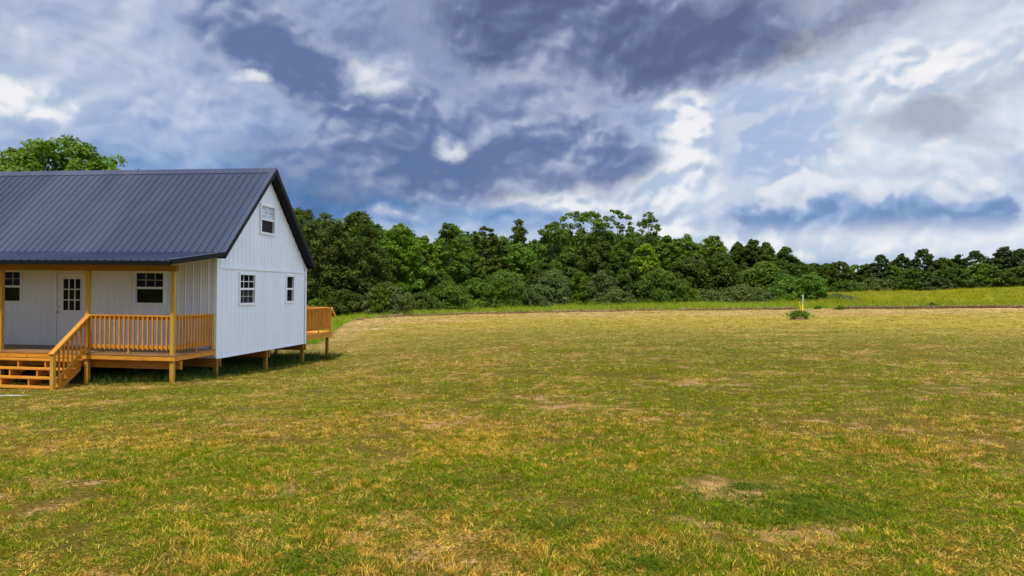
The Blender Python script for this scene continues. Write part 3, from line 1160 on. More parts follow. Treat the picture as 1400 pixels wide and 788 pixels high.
# the depth of the wood behind the front trees: one mass
n = 100000
pxs = rng.uniform(110, 1110, n)
dd_ = np.interp(pxs, [110, 405, 520, 620, 720, 900, 1110], [78, 73, 74, 84, 97, 100, 104]) + rng.uniform(0, 9, n)
tops = np.interp(pxs, [110, 330, 405, 440, 500, 530, 560, 590, 620, 650, 690, 725, 760, 800, 850, 895, 925, 960, 990, 1030, 1060, 1085, 1110],
                 [330, 308, 300, 306, 304, 322, 322, 338, 322, 325, 330, 334, 322, 322, 322, 325, 338, 340, 345, 348, 352, 362, 376])
tops = tops + 16 * (vnoise(pxs * .07, dd_ * .25, 61) - .4) + 10 * (vnoise(pxs * .2, dd_ * .5, 62) - .5)
ax = (pxs - 700) / F * dd_
gz0 = terrain(ax, dd_)
topz = 1.7 + (398 + (pxs - 700) * .011 - tops) / F * dd_
tt = rng.uniform(0, 1, n) ** .6
zz = gz0 + (topz - gz0) * tt
cs = np.stack([ax, dd_, zz], 1) + rng.normal(0, .12, (n, 3))
nn = rng.normal(size=(n, 3)) * .5 + np.array([0, -.25, .6])
vs, fs = leaf_quads(cs, nn, .42)
wm = mesh_np('woodland', vs, fs, LEAF['dark'])
tag(wm, 'dark mass of further trees filling the wood behind its front row', kind='stuff')

BUSHES = [
    (470, 396, 60, 58, 'dark', 'dark shrub at the foot of the large dark tree, right of the rear deck'),
    (530, 386, 62, 58, 'olive', 'grey green shrub at the left end of the shrub row'),
    (522, 387, 22, 56.5, 'bright', 'small bright green sapling poking out of the leftmost grey shrub'),
    (575, 400, 52, 65, 'dark', 'low dark shrub right of the leftmost grey green one'),
    (612, 384, 64, 69, 'airy', 'grey green shrub below the round topped layered tree'),
    (652, 380, 50, 72, 'mid', 'mid green shrub between two grey green ones, left of centre'),
    (690, 372, 62, 74, 'airy', 'broad grey green shrub below the thin knobbed tree'),
    (735, 388, 48, 76, 'olive', 'low pale grey shrub left of the tall pale pair'),
    (758, 368, 52, 78, 'olive', 'tall pale grey shrub below the grey green tree'),
    (792, 372, 44, 79, 'mid', 'green shrub with brighter low leaves, below the wide flat topped tree'),
    (822, 370, 56, 79, 'olive', 'pale grey shrub right below the dark dense tree'),
    (862, 362, 46, 80, 'dark', 'dark shrub below the yellow green tree'),
    (902, 366, 56, 79, 'airy', 'tall grey green shrub below and right of the yellow green tree'),
    (846, 396, 42, 77, 'olive', 'low grey shrub in front of the dark shrub row'),
    (930, 382, 52, 80, 'mid', 'yellowish green shrub below the loose mid green tree'),
    (965, 396, 50, 80, 'olive', 'low dull grey shrub below the vine covered hump'),
    (1015, 388, 56, 79, 'olive', 'pale grey shrub left of the wide leafy mound foot'),
    (1042, 396, 48, 78, 'olive', 'low pale shrub in front of the wide leafy mound'),
    (1078, 402, 36, 76, 'mid', 'low green shrub just left of the yellow post'),
    (1145, 402, 46, 76, 'olive', 'low sprawling shrub right of the round small tree'),
    (1128, 405, 40, 75, 'mid', 'low green shrub at the foot of the round small tree'),
    (432, 408, 30, 56, 'bright', 'bright green bush glimpsed above the rear deck railing'),
]
for px, ty, wpx, d, kind, lab in BUSHES:
    tree('shrub', 'shrub', px, ty, wpx * 1.15, d, kind, 'bush', lab, GB, leaf=.08 + d * .0008, nclump=140, per=120, base=.0, cr=.2, up=.6, trunk=True, flat=.9)

FAR = [
    (1112, 360, 44, 132, 'dark', 'full', 'far dark tree at the left end of the line beyond the meadow'),
    (1130, 360, 34, 140, 'mid', 'full', 'low green tree second from the left beyond the meadow'),
    (1147, 357, 40, 132, 'dark', 'full', 'rounded dark tree right above the sprawling shrub, beyond the meadow'),
    (1172, 362, 36, 136, 'mid', 'full', 'low green tree left of the neat dark cone'),
    (1187, 361, 34, 130, 'dark', 'full', 'low dark tree touching the left side of the neat dark cone'),
    (1205, 348, 44, 128, 'pine', 'egg', 'neat dark cone shaped tree beyond the meadow'),
    (1233, 347, 36, 128, 'pine', 'egg', 'ragged pointed pine right of the neat dark cone'),
    (1222, 363, 30, 126, 'mid', 'full', 'low green tree between the cone and the ragged pine'),
    (1262, 340, 46, 126, 'pine', 'egg', 'tall dark pine with reaching branches in the middle of the far line'),
    (1290, 352, 44, 126, 'dark', 'full', 'dark rounded tree right of the tall reaching pine'),
    (1308, 349, 32, 128, 'pine', 'egg', 'slim pine left of the broad round headed one'),
    (1331, 343, 56, 126, 'pine', 'full', 'broad round headed dark tree beyond the meadow'),
    (1340, 360, 44, 121, 'mid', 'full', 'lighter green tree in front of the broad round headed one'),
    (1301, 366, 44, 121, 'dark', 'full', 'low dark tree in front of the slim pine'),
    (1374, 337, 44, 124, 'pine', 'egg', 'tall layered pine near the right end of the far line'),
    (1396, 340, 48, 124, 'pine', 'egg', 'rightmost tall pine of the far line'),
    (1425, 345, 60, 126, 'pine', 'full', 'dark tree past the rightmost tall pine'),
    (1360, 366, 50, 120, 'dark', 'full', 'low dark tree under the tall layered pine'),
    (1395, 365, 50, 119, 'dark', 'full', 'low dark tree under the rightmost tall pine'),
    (1250, 366, 40, 121, 'dark', 'full', 'low dark tree under the tall reaching pine'),
    (1195, 379, 34, 126, 'olive', 'bush', 'low grey shrub under the neat dark cone'),
    (1212, 382, 40, 124, 'olive', 'bush', 'pale sprawling shrub at the meadow edge right of the cone'),
    (1160, 383, 44, 128, 'dark', 'bush', 'low dark hedge bush left of the low grey shrub'),
    (1275, 376, 40, 119, 'pine', 'bush', 'dark bush at the meadow edge under the rounded tree'),
    (1460, 346, 60, 125, 'dark', 'full', 'dark tree just outside the right of the view'),
]
for px, ty, wpx, d, kind, env, lab in FAR:
    tree('far_tree', 'tree', px, ty, wpx * 1.15, d, kind, env, lab, GF, leaf=.30, nclump=190, per=62, base=.02, cr=.15, up=.35, flat=.7 if kind == 'pine' else .85, fill=.85)

# wooded ridge on the horizon
M_RIDGE = leafy('far_wood', ((.014, .028, .012), (.035, .055, .022)), .8, .1, .05)
rv, rf = [], []
nx, ny = 300, 10
for j in range(ny):
    for i in range(nx):
        a = .34 + .9 * i / (nx - 1)
        rr_ = 330 + 26 * j
        e = math.sin(math.pi * min(1, j / (ny - 1)) * .5)
        hgt = e * (13 + 5 * math.sin(a * 5 + 1) + 3 * math.sin(a * 11) + 3.5 * float(vnoise(np.array([a * 60]), np.array([j * 1.3]), 5)[0]) + 2.5 * float(vnoise(np.array([a * 140]), np.array([j * 2.1]), 6)[0]))
        hgt *= min(1, max(0, (a - .34) / .12)) ** .7
        x, y = rr_ * math.sin(a), rr_ * math.cos(a)
        rv.append((x, y, 3 + hgt))
for j in range(ny - 1):
    for i in range(nx - 1):
        q = j * nx + i
        rf.append((q, q + 1, q + nx + 1, q + nx))
rd = mesh_np('hills', np.array(rv), np.array(rf), M_RIDGE)
tag(rd, kind='structure')

# ------------------------------------------------------------------ marker post on its grassy mound
mp = ground_hit(1093, 437.5)
mx, my = float(mp[0]), float(mp[1])
mz = tz(mx, my)
post = empty('marker_post', (mx + .22, my + .05, mz), 0)
tag(post, 'short post painted yellow below and weathered white above, rising from a grassy mound', 'marker post')
hp = at(1098, 403, my)[2] - mz
hy = at(1098, 416.5, my)[2] - mz
MB().tube([(0, 0, -.1), (.012, 0, hy)], [.040, .036], 10).build('yellow_sleeve', M_YELLOW, post, smooth=True)
MB().tube([(.012, 0, hy - .02), (.03, 0, hp)], [.033, .030], 10).build('pale_stake', M_PALEPOST, post, smooth=True)
fl = MB()
for i in range(5):
    z0, z1 = .78 + .09 * i, .78 + .09 * (i + 1)
    fl.quad((-.17 - .012 * i, .012 * (i % 2), z0), (-.10 - .02 * i, -.015, z0 + .02), (-.10 - .02 * (i + 1), .01, z1), (-.17 - .012 * (i + 1), -.012, z1))
fl.tube([(-.15, 0, 0), (-.17, 0, 1.2)], [.012, .009], 6)
fl.build('flag_tape', M_YELLOW, post)

mound = empty('grass_mound', (mx, my, mz - .02), 0)
tag(mound, 'heap of uncut green weeds around the yellow post', 'plant')
mv = []
mb = MB()
for j in range(7):
    for i in range(20):
        a = 2 * math.pi * i / 20
        q = j / 6
        rr_ = (1 - q) * .60 * (1 + .15 * math.sin(3 * a + 1))
        mb.v.append((rr_ * math.cos(a), rr_ * .8 * math.sin(a), .5 * (1 - (1 - q) ** 2) + .02 * math.sin(5 * a + j)))
for j in range(6):
    for i in range(20):
        k = (i + 1) % 20
        mb.f.append((j * 20 + i, j * 20 + k, (j + 1) * 20 + k, (j + 1) * 20 + i))
mb.build('soil', simple('mound_soil', (.14, .085, .045), (.25, .16, .09), 6, .95, .05), mound, smooth=True)


def blades(n, rad, h, wid, lean, r, segs=3, taper=True, ry=1.0, zf=None):
    """grass blades as strips of quads, tips pinched"""
    a = r.uniform(0, 2 * math.pi, n)
    q = np.sqrt(r.uniform(0, 1, n)) * rad
    bx, by = q * np.cos(a), q * np.sin(a) * ry
    hh = h * r.uniform(.45, 1.15, n)
    la = a + r.normal(0, .9, n)
    ll = lean * r.uniform(.15, 1.0, n) * hh
    fa = r.uniform(0, math.pi, n)
    w = wid * r.uniform(.7, 1.3, n)
    vs = []
    bz = np.zeros(n) if zf is None else zf(bx, by)
    for s in range(segs + 1):
        t = s / segs
        ox, oy = ll * t ** 1.8 * np.cos(la), ll * t ** 1.8 * np.sin(la)
        z = bz + hh * (t - .18 * lean * t * t)
        ww = w * (1 - t ** 1.6 * .88) * .5
        vs.append(np.stack([bx + ox - ww * np.cos(fa), by + oy - ww * np.sin(fa), z], 1))
        vs.append(np.stack([bx + ox + ww * np.cos(fa), by + oy + ww * np.sin(fa), z], 1))
    V = np.stack(vs, 1)                                        # n, 2(segs+1), 3
    k = 2 * (segs + 1)
    base = (np.arange(n) * k)[:, None, None]
    f = np.array([[2 * s, 2 * s + 1, 2 * s + 3, 2 * s + 2] for s in range(segs)])[None]
    return V.reshape(-1, 3), (base + f).reshape(-1, 4)


vs, fs = blades(900, .54, .40, .022, 1.0, rng, 3, ry=.8, zf=lambda x, y: .40 * np.clip(1 - (x * x + (y / .8) ** 2) / .5, 0, 1) + .01)
mesh_np('weeds', vs, fs, LEAF['bright'], mound)
cs = rng.normal(size=(420, 3)) * np.array([.36, .28, .10]) + np.array([-.05, 0, .33])
vs, fs = leaf_quads(cs, rng.normal(size=(420, 3)) + np.array([0, -.3, .8]), .11)
mesh_np('broad_leaves', vs, fs, LEAF['mid'], mound)

# weeds standing on the soil strip at the field edge
for px, py, wd, lab in ((1274, 421, .7, 'dark green weed tuft on the field edge, below the tall reaching pine'),
                        (1148, 424, .5, 'small dark weed tuft on the field edge right of the yellow post'),
                        (1117, 423.5, .45, 'tiny dark weed tuft on the field edge nearest the yellow post')):
    p = ground_hit(px, py)
    o = empty('weed_tuft', (p[0], p[1], tz(p[0], p[1]) - .02))
    tag(o, lab, 'weed', 'weed tufts on the field edge')
    vs, fs = blades(240, wd * .6, wd * .55, .03, 1.0, rng, 3)
    mesh_np('stems', vs, fs, LEAF['mid'], o)
    cs = rng.normal(size=(200, 3)) * np.array([wd * .38, wd * .3, wd * .16]) + np.array([0, 0, wd * .32])
    vs, fs = leaf_quads(np.maximum(cs, .02), rng.normal(size=(200, 3)) + np.array([0, 0, .8]), .13)
    mesh_np('leaves', vs, fs, LEAF['mid'], o)


# ------------------------------------------------------------------ grass (stuff)
def scatter(name, pts, scl, protos, rotz=None, tilt=.0, label=None):
    N = len(pts)
    me = bpy.data.meshes.new(name)
    me.vertices.add(N)
    me.vertices.foreach_set('co', np.ascontiguousarray(pts, np.float32).ravel())
    at_ = me.attributes.new('scl', 'FLOAT_VECTOR', 'POINT')
    at_.data.foreach_set('vector', np.ascontiguousarray(scl, np.float32).ravel())
    rot = np.stack([rng.normal(0, tilt, N), rng.normal(0, tilt, N), rng.uniform(0, 6.28, N) if rotz is None else rotz], 1)
    at_ = me.attributes.new('rot', 'FLOAT_VECTOR', 'POINT')
    at_.data.foreach_set('vector', np.ascontiguousarray(rot, np.float32).ravel())
    at_ = me.attributes.new('idx', 'INT', 'POINT')
    at_.data.foreach_set('value', rng.integers(0, len(protos), N).astype(np.int32))
    o = bpy.data.objects.new(name, me)
    COL.objects.link(o)
    nt = bpy.data.node_groups.new(name + '_scatter', 'GeometryNodeTree')
    nt.interface.new_socket('Geometry', in_out='INPUT', socket_type='NodeSocketGeometry')
    nt.interface.new_socket('Geometry', in_out='OUTPUT', socket_type='NodeSocketGeometry')
    N_ = nt.nodes
    gi, go = N_.new('NodeGroupInput'), N_.new('NodeGroupOutput')
    iop = N_.new('GeometryNodeInstanceOnPoints')
    jn = N_.new('GeometryNodeJoinGeometry')
    for p in protos:
        oi = N_.new('GeometryNodeObjectInfo')
        oi.inputs['Object'].default_value = p
        oi.inputs['As Instance'].default_value = True
        nt.links.new(oi.outputs['Geometry'], jn.inputs[0])

    def attr(nm, typ):
        a = N_.new('GeometryNodeInputNamedAttribute')
        a.data_type = typ
        a.inputs['Name'].default_value = nm
        return a.outputs[0]
    nt.links.new(gi.outputs[0], iop.inputs['Points'])
    nt.links.new(jn.outputs[0], iop.inputs['Instance'])
    iop.inputs['Pick Instance'].default_value = True
    nt.links.new(attr('idx', 'INT'), iop.inputs['Instance Index'])
    eu = N_.new('FunctionNodeEulerToRotation')
    nt.links.new(attr('rot', 'FLOAT_VECTOR'), eu.inputs[0])
    nt.links.new(eu.outputs[0], iop.inputs['Rotation'])
    nt.links.new(attr('scl', 'FLOAT_VECTOR'), iop.inputs['Scale'])
    nt.links.new(iop.outputs[0], go.inputs[0])
    m = o.modifiers.new('scatter', 'NODES')
    m.node_group = nt
    tag(o, kind='stuff')
    if label: o['label'] = label
    return o


def proto(name, mat, n, rad, h, wid, lean, segs=2):
    vs, fs = blades(n, rad, h, wid, lean, rng, segs)
    return mesh_np(name, vs, fs, mat, False)


lawn_p = [proto('lawn_tuft', M_BLADE, 16, .055, .030, .0055, 1.6), proto('lawn_tuft', M_BLADE, 14, .065, .024, .0058, 2.2),
          proto('lawn_tuft', M_BLADE, 18, .04, .040, .0052, 1.1), proto('lawn_tuft', M_BLADE, 12, .07, .017, .006, 2.8)]
tall_p = [proto('tall_tuft', M_TALL, 26, .22, .52, .014, .7, 3), proto('tall_tuft', M_TALL, 22, .26, .42, .016, .9, 3)]
meadow_p = [proto('meadow_tuft', M_MEADOW, 26, .26, .46, .015, .7, 3), proto('meadow_tuft', M_MEADOW, 22, .3, .36, .017, .9, 3)]
rank_p = [proto('rank_tuft', M_SHADEGRASS, 26, .16, .34, .010, .9, 3), proto('rank_tuft', M_SHADEGRASS, 22, .18, .26, .012, 1.2, 3)]
thatch_p = [proto('thatch_tuft', M_THATCH, 22, .25, .12, .03, 3.0, 2)]


def polar(n, r0, r1, a0, a1, power):
    """random points, radial density ~ r^power per unit area"""
    e = power + 2
    uu = rng.uniform(size=n)
    r = (r0 ** e + uu * (r1 ** e - r0 ** e)) ** (1 / e)
    a = rng.uniform(a0, a1, n)
    return r * np.sin(a), r * np.cos(a), r, a


def house_local(x, y):
    dx, dy = x - HO[0], y - HO[1]
    c, s = math.cos(THETA), math.sin(THETA)
    return dx * c - dy * s, dx * s + dy * c


bare = [(ground_hit(1000, 672), .44), (ground_hit(1068, 728), .46), (ground_hit(190, 531), .40)]


def lawn_points(n, r0, r1, power):
    x, y, r, a = polar(n, r0, r1, -.86, .86, power)
    keep = r < edge_r(a) - .3
    nz = vnoise(x * 1.6, y * 1.6, 21) * .6 + vnoise(x * 4.1, y * 4.1, 22) * .4
    keep &= nz > rng.uniform(.16, .46, n)
    for p, rad in bare:
        dd = np.hypot((x - p[0]) * .75, y - p[1]) + (nz - .5) * 1.0
        keep &= dd > rad * rng.uniform(.1, 1.0, n) ** .7
    hu, hv = house_local(x, y)
    keep &= ~((hu > -LEN) & (hu < .0) & (hv > -1.8) & (hv < 8.1))
    keep &= ~((np.abs(x - cx_) < 1.5) & (np.abs(y - cy_) < .36))
    return x[keep], y[keep], r[keep], nz[keep]


X1, Y1, R1_, Z1 = lawn_points(75000, 2.6, 9, -.6)
X2, Y2, R2_, Z2 = lawn_points(190000, 9, 68, -1.55)
lx, ly, lr, ln_ = np.concatenate([X1, X2]), np.concatenate([Y1, Y2]), np.concatenate([R1_, R2_]), np.concatenate([Z1, Z2])
lz = terrain(lx, ly)
hs = np.clip(1 + (lr - 8) / 26, 1, 3.0)
clump = .65 + .7 * np.clip((vnoise(lx * 2.3, ly * 2.3, 31) - .3) * 1.8, 0, 1.3)
ss = rng.uniform(.75, 1.3, len(lx))
scl = np.stack([hs * ss, hs * ss, np.clip(1 + (lr - 8) / 60, 1, 1.6) * ss * clump], 1)
scatter('lawn_grass', np.stack([lx, ly, lz - .004], 1), scl, lawn_p, tilt=.12, label='mown patchy green and straw coloured grass of the field')

# uncut strip and meadow
x, y, r, a = polar(60000, 30, 140, -.50, .75, -1.6)
er = edge_r(a)
rel = r - er
keep = (rel > .35 + rng.normal(0, .3, len(r))) & (rng.uniform(size=len(r)) < np.where(rel < 16, 1, .5))
hu, hv = house_local(x, y)
keep &= ~((hu > -LEN - 1) & (hu < .6) & (hv > -3) & (hv < 8.6))
x, y, r, rel = x[keep], y[keep], r[keep], rel[keep]
z = terrain(x, y)
s = rng.uniform(.7, 1.25, len(x)) * np.clip(1 + (r - 60) / 90, .8, 1.7)
hz = s * np.clip(.55 + .9 * vnoise(x * .35, y * .35, 41), .5, 1.4) * np.where(rel > 12, .6, 1)
P_ = np.stack([x, y, z - .02], 1)
S_ = np.stack([s * 1.3, s * 1.3, hz], 1)
az_ = np.arctan2(x, y)
strip = (az_ < .40 + .04 * rng.normal(size=len(x))) | (rel < 4 + 2.5 * rng.normal(size=len(x)))
scatter('tall_grass', P_[strip], S_[strip], tall_p, tilt=.08, label='uncut bright green grass strip between the mown field and the wood')
scatter('meadow_grass', P_[~strip], S_[~strip], meadow_p, tilt=.08, label='yellow green meadow rising to the far trees on the right')

# thatch thrown up along the edge
a = np.concatenate([rng.uniform(-.22, .72, 4200), rng.uniform(.36, .74, 5200)])
er = edge_r(a) + rng.normal(-.25, .38, len(a))
x, y = er * np.sin(a), er * np.cos(a)
k = vnoise(a * 40, a * 0 + .5, 51) > .35
k |= a > .45
x, y = x[k], y[k]
s = rng.uniform(.5, 1.5, len(x))
scatter('dry_thatch', np.stack([x, y, terrain(x, y) - .01], 1), np.stack([s, s, s * rng.uniform(.6, 1.8, len(x))], 1), thatch_p, tilt=.2, label='brown dead thatch thrown up along the edge of the mown field')

# rank grass under and around the house
n = 3400
hu = rng.uniform(-LEN, .75, n)
hv = rng.uniform(-2.35, 8.9, n)
edge_fac = np.where(hu > .15, rng.uniform(size=n) < .55, True) & np.where(hv < -1.75, rng.uniform(size=n) < .55, True)
keep = edge_fac & ~((hu > -5) & (hu < -2.3) & (hv < -1.7)) & ((hu > -7) | (rng.uniform(size=n) < .5))
hu, hv = hu[keep], hv[keep]
wp = np.array([h2w(a_, b_, 0) for a_, b_ in zip(hu, hv)])
z = terrain(wp[:, 0], wp[:, 1])
s = rng.uniform(.5, 1.1, len(hu))
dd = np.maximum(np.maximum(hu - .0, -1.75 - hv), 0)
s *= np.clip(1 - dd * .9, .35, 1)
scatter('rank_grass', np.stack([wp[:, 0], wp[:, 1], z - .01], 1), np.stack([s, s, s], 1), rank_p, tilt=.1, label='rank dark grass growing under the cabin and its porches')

# broad leaved weeds around the bare spots
M_WEED = leafy('weed_blade', ((.045, .085, .003), (.19, .25, .010)))
cpt = []
for px, py, sx, sy, n in ((1080, 690, .46, .22, 260), (1118, 704, .30, .15, 120), (1040, 684, .5, .3, 110), (640, 664, .5, .22, 160), (1035, 712, .16, .10, 90), (880, 772, .16, .10, 90),
                          (770, 722, .14, .08, 60), (1020, 668, .10, .05, 40), (560, 690, .3, .2, 80), (430, 772, .2, .12, 70), (140, 640, .5, .3, 120)):
    p = ground_hit(px, py)
    cpt.append(np.stack([p[0] + rng.normal(0, sx, n), p[1] + rng.normal(0, sy, n)], 1))
cp = np.vstack(cpt)
weed_p = [proto('weed_tuft_blades', M_WEED, 14, .05, .05, .008, 1.5, 3), proto('weed_tuft_blades', M_WEED, 16, .06, .036, .009, 2.2, 3)]
sw = rng.uniform(.6, 1.25, len(cp))
scatter('weed_grass', np.column_stack([cp, terrain(cp[:, 0], cp[:, 1]) - .003]), np.stack([sw, sw, sw], 1), weed_p, tilt=.15, label='lush dark green grass clumps around the bare soil')

# ------------------------------------------------------------------ light
sdir = Vector((-.13, -.44, .885)).normalized()             # high, from behind the viewer and slightly left
SUN_EL = math.asin(sdir.z)
sl = bpy.data.lights.new('sun', 'SUN')
sl.energy = 3.0
sl.angle = math.radians(2.5)
sl.color = (1.0, .95, .86)
so = bpy.data.objects.new('sun', sl)
so.rotation_euler = sdir.to_track_quat('Z', 'Y').to_euler()
so.location = (-30, -10, 60)
COL.objects.link(so)

# ------------------------------------------------------------------ sky
world = bpy.data.worlds.new('World')
scene.world = world
world.use_nodes = True
g = G(world.node_tree)
wout = g.node('ShaderNodeOutputWorld')
tc = g.node('ShaderNodeTexCoord').outputs['Generated']
dx, dy, dz = g.xyz(tc)
AZ = dx.f('ARCTAN2', dy)
EL = dz.f('ARCSINE')


def sky_ae(px, py):
    r = ray(px, py)
    r = r / np.linalg.norm(r)
    return math.atan2(r[0], r[1]), math.asin(r[2])


# domain warp gives the ragged edges
wn = g.node('ShaderNodeTexNoise', noise_dimensions='2D')
g.link(g.vec(AZ, EL * 1.2, 0.0), wn.inputs['Vector'])
wn.inputs['Scale'].default_value = 5.5
wn.inputs['Detail'].default_value = 6
wn.inputs['Roughness'].default_value = .55
wx_, wy_, wz_ = g.xyz(wn.outputs['Color'])
WA = AZ + (wx_ - .5) * .10
WE = EL + (wy_ - .5) * .08


WVEC = g.vec(WA, WE, 0.0)


def blob(px, py, rx, ry, ang, amp):
    """soft elliptical mass of cloud, amp at its centre"""
    a, e = sky_ae(px, py)
    mp_ = g.node('ShaderNodeMapping', vector_type='TEXTURE')
    g.link(WVEC, mp_.inputs[0])
    mp_.inputs['Location'].default_value = (a, e, 0)
    mp_.inputs['Rotation'].default_value = (0, 0, ang)
    mp_.inputs['Scale'].default_value = (1.95 * rx / F, 1.95 * ry / F, 1)
    gr_ = g.node('ShaderNodeTexGradient', gradient_type='SPHERICAL')
    g.link(mp_.outputs[0], gr_.inputs[0])
    return X(g.nt, gr_.outputs['Fac']).smooth(0, 1, 0, amp)


def fbm(ox, oy, sc, det=8, rough=.5):
    return g.noise(g.vec(AZ + (wx_ - .5) * .05 + ox, EL * 1.2 + (wy_ - .5) * .05 + oy, 0.0), sc, det, rough, dims='2D')


def puff(ox, oy, sc):
    """rounded cauliflower lumps"""
    v = g.node('ShaderNodeTexVoronoi', feature='SMOOTH_F1', voronoi_dimensions='2D')
    g.link(g.vec(AZ + (wx_ - .5) * .09 + ox, EL * 1.35 + (wy_ - .5) * .09 + oy, 1.3), v.inputs['Vector'])
    v.inputs['Scale'].default_value = sc
    v.inputs['Detail'].default_value = 2.0
    v.inputs['Roughness'].default_value = .5
    v.inputs['Smoothness'].default_value = .35
    return 1.0 - X(g.nt, v.outputs['Distance'])


n_big = fbm(0, 0, 4.2, 4)
n_edge = fbm(.7, .3, 8.5, 9, .58)
n_edge2 = fbm(2.7, 1.3, 11.0, 9, .60)
n_mid = fbm(.4, .2, 11.0, 8, .52)
n_lit = fbm(.4 - .010, .2 + .022, 11.0, 6, .5)
relief = n_mid - n_lit                                        # thicker cloud below than above: sunlit top
pf = puff(0, 0, 15.0)
pfl = puff(-.006, .013, 15.0)
prelief = pf - pfl
lump = prelief * .9 + relief * .7


def total(blobs):
    S = None
    for (px, py, rx, ry, ang, amp) in blobs:
        q = blob(px, py, rx, ry, ang, amp)
        S = q if S is None else S + q
    return S


def layer(base, S, noise, k, w, dmax, stops, lumps=.3, opac=1.0, th=.34):
    """one deck of cloud over what lies behind: thin ragged edges, tone set by its thickness"""
    d = S + (noise - .5) * k - th
    t = (d + lump * lumps + (n_big - .5) * .9 * dmax + (n_mid - .5) * .30 * dmax).smooth(-.05, dmax)
    return g.mix(d.smooth(0.0, w) * opac, base, g.ramp(t, stops))


# high thin cloud and blue gaps far behind
V = .64 + (n_big - .5) * .40 + (n_mid - .5) * .24 + lump * .24
V = V + total([(590, 110, 330, 130, -.3, -.30), (200, 200, 200, 60, 0, -.10), (1230, 190, 260, 130, 0, .18), (950, 320, 260, 40, 0, .14), (1150, 345, 260, 16, 0, .10), (120, 60, 200, 70, 0, .04), (480, 262, 160, 46, 0, -.55), (140, 200, 180, 40, 0, .05),
               (1110, 352, 60, 12, 0, -.34), (690, 300, 60, 20, 0, -.10), (1010, 300, 70, 16, 0, -.14), (330, 130, 120, 60, 0, -.04)])
grey = g.ramp(V.clamp(), [(.0, srgb(84, 100, 134)), (.3, srgb(124, 142, 176)), (.5, srgb(160, 177, 206)), (.7, srgb(194, 206, 226)), (.85, srgb(218, 225, 238)), (1.0, srgb(246, 245, 247))])
blue = g.ramp(V.clamp(), [(.0, srgb(34, 90, 156)), (.25, srgb(62, 118, 184)), (.42, srgb(118, 156, 206)), (.6, srgb(168, 190, 220)), (.8, srgb(206, 219, 237)), (1.0, srgb(245, 243, 245))])
bl = EL.smooth(.10, .30, .75, .10) + (fbm(1.3, .8, 3.0, 4) - .5) * .5
col = g.mix(bl.clamp(), grey, blue)

# pale blue tower
col = layer(col, total([(1060, 140, 78, 60, 0, .8), (1080, 205, 92, 70, 0, .8), (1040, 260, 70, 40, 0, .5)]), n_edge, 1.0, .5, 1.1,
            [(.0, srgb(205, 217, 234)), (.4, srgb(184, 202, 227)), (1.0, srgb(152, 180, 217))], 2.2, .7)
# bright sunlit heaps
col = layer(col, total([(10, 122, 74, 32, 0, .70), (80, 152, 70, 20, 0, .5), (500, 100, 70, 34, .2, .75), (345, 102, 26, 13, 0, .75), (700, 262, 120, 36, .1, .7), (850, 262, 130, 38, -.1, .85),
                        (942, 190, 42, 60, 0, .8), (955, 130, 40, 46, .3, .7), (1085, 60, 44, 64, .5, .75), (1345, 92, 120, 60, 0, .62), (1200, 130, 80, 50, 0, .42), (545, 300, 70, 13, 0, .58),
                        (960, 322, 120, 20, 0, .7), (1160, 338, 150, 14, 0, .62), (1290, 225, 90, 24, 0, .42), (640, 165, 80, 40, .5, .5), (60, 30, 90, 36, .2, .5)]), n_edge2, .95, .62, 1.0,
            [(.0, srgb(178, 196, 222)), (.3, srgb(204, 215, 232)), (.65, srgb(228, 231, 240)), (1.0, srgb(250, 248, 249))], 2.0, .9)
# blue grey middle deck, sagging from upper left to centre
col = layer(col, total([(300, 24, 150, 40, -.35, .52), (430, 105, 200, 52, -.5, .70), (585, 185, 200, 60, -.42, .90), (640, 225, 90, 40, 0, .62), (790, 190, 110, 56, -.5, .85), (470, 252, 140, 40, -.1, .72),
                        (840, 222, 52, 22, -.2, .5), (700, 70, 150, 80, -.3, .6), (330, 205, 110, 22, 0, .34), (745, 245, 30, 10, 0, .45)]), n_edge, .62, .80, 1.25,
            [(.0, srgb(188, 199, 219)), (.3, srgb(158, 173, 200)), (.65, srgb(122, 140, 175)), (1.0, srgb(90, 113, 157))], 1.1, .94)
# small torn windows of light in that deck
col = layer(col, total([(598, 203, 26, 22, 0, .9), (668, 184, 44, 16, .5, .9), (345, 101, 22, 11, 0, .9), (517, 104, 50, 34, .2, 1.0), (690, 235, 60, 16, .2, .5), (640, 120, 60, 30, .3, .42), (783, 190, 9, 14, .6, .6)]), n_edge2, 1.0, .65, .9,
            [(.0, srgb(160, 178, 208)), (1.0, srgb(236, 238, 244))], 1.0, .85)
# slate storm cloud overhead
col = layer(col, total([(860, 22, 270, 80, .03, .95), (965, 84, 120, 44, -.1, .5), (690, 25, 150, 66, -.2, .55), (1175, 14, 90, 34, .1, .5), (900, 105, 60, 22, 0, .3)]), n_edge, .60, .75, 1.1,
            [(.0, srgb(176, 187, 208)), (.25, srgb(140, 154, 183)), (.6, srgb(106, 122, 156)), (1.0, srgb(84, 99, 134))], .8, .97)
# grey scud on the right
col = layer(col, total([(1270, 165, 46, 18, 0, .6), (1345, 200, 44, 18, 0, .6), (1392, 122, 66, 30, .3, .62), (1225, 120, 120, 36, .1, .36), (1180, 195, 90, 24, 0, .34)]), n_edge2, .8, .5, .9,
            [(.0, srgb(186, 198, 218)), (1.0, srgb(138, 152, 180))], .4, .75)


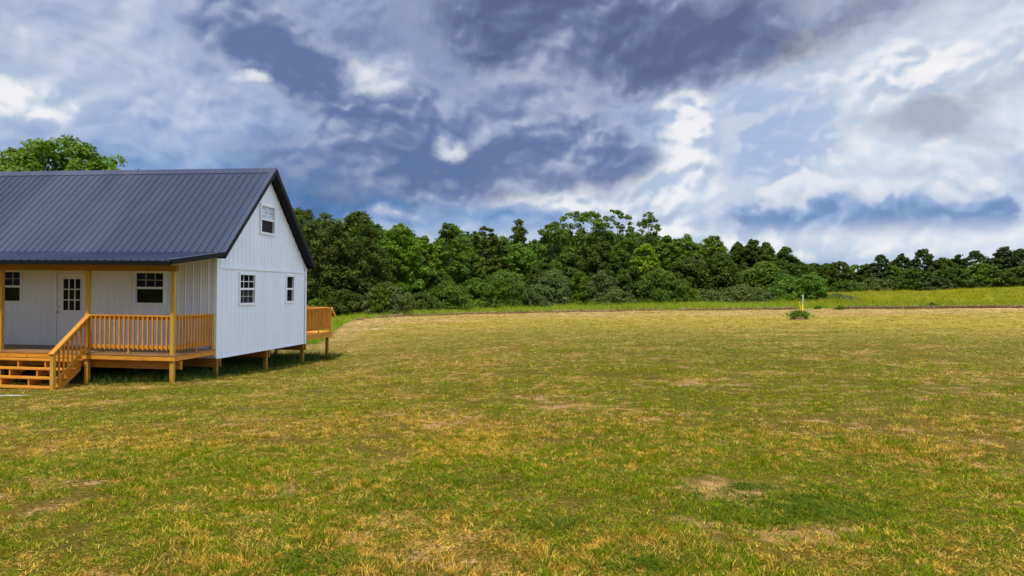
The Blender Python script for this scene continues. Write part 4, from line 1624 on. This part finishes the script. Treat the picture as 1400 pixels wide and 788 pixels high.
def cumulus(base, px, py, rx, hy, stops):
    """heaped cloud with a flat shaded base"""
    a, e = sky_ae(px, py)
    p = (AZ - a + (wx_ - .5) * .03) * (F / rx)
    q = (EL - e + (wy_ - .5) * .02) * (F / hy)
    top = 1.12 - p * p * p * p * .7 - p * .12 + (pf - .55) * .6 + (n_edge - .5) * 1.0
    m = (top - q).smooth(0.0, .22) * q.smooth(-.3, .2) * (p.f('ABSOLUTE') + (n_mid - .5) * .4).smooth(.8, 1.05, 1.0, 0.0)
    return g.mix(m * .94, base, g.ramp((q + lump * .9 + (n_edge - .5) * .5).smooth(-.1, 1.0), stops))


col = cumulus(col, 1172, 308, 172, 66, [(.0, srgb(104, 138, 186)), (.12, srgb(126, 157, 201)), (.3, srgb(150, 176, 213)), (.55, srgb(196, 208, 228)), (1.0, srgb(230, 233, 241))])
# distance lightens everything toward the horizon
col = g.mix(EL.smooth(.0, .09, .30, 0.0), col, srgb(186, 206, 232))
sky_tex = g.node('ShaderNodeTexSky', sky_type='NISHITA')
sky_tex.sun_disc = False
sky_tex.sun_elevation = SUN_EL
sky_tex.sun_rotation = math.atan2(sdir.x, sdir.y)
sky_tex.air_density = 1.0
sky_tex.dust_density = 1.5
# overhead: thin bright overcast; behind the viewer: sky dimmed to darken the porch wall
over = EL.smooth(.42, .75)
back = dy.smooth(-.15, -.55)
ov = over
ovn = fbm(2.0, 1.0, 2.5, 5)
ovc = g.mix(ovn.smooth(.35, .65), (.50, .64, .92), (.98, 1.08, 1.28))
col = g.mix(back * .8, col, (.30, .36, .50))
col = g.mix(dx.smooth(.66, .92) * .9, col, g.mix(ovn.smooth(.3, .7), (1.15, 1.50, 2.2), (1.65, 2.0, 2.7)))     # unseen thin cloud off to the right, added bright to light the shaded gable
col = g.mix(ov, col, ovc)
sc_ = g.node('ShaderNodeVectorMath', operation='SCALE')
sc_.inputs['Scale'].default_value = 7.6
g.link(col, sc_.inputs[0])
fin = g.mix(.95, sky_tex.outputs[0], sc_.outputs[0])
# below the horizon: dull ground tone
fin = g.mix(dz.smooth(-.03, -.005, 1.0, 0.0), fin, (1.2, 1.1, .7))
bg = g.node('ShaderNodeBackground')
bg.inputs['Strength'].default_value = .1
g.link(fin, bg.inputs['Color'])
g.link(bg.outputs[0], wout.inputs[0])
world.cycles.sampling_method = 'MANUAL'
world.cycles.sample_map_resolution = 256

# ------------------------------------------------------------------ camera
cp, sp = math.cos(PIT), math.sin(PIT)
right0, fwd, up0 = Vector((1, 0, 0)), Vector((0, cp, sp)), Vector((0, -sp, cp))
c, s = math.cos(ROL), math.sin(ROL)
R = right0 * c + up0 * s
U = right0 * -s + up0 * c
cam = bpy.data.cameras.new('camera')
cam.sensor_width = 36.0
cam.lens = 36.0 * F / 1400.0
cam.clip_start = .05
cam.clip_end = 6000
co = bpy.data.objects.new('camera', cam)
mw = Matrix((R, U, -fwd)).transposed().to_4x4()
mw.translation = Vector(CAM)
co.matrix_world = mw
COL.objects.link(co)
scene.camera = co

scene.view_settings.view_transform = 'Standard'
scene.view_settings.look = 'None'
scene.view_settings.gamma = 1
scene.view_settings.exposure = 0.4
scene.cycles.max_bounces = 6
scene.cycles.transparent_max_bounces = 4
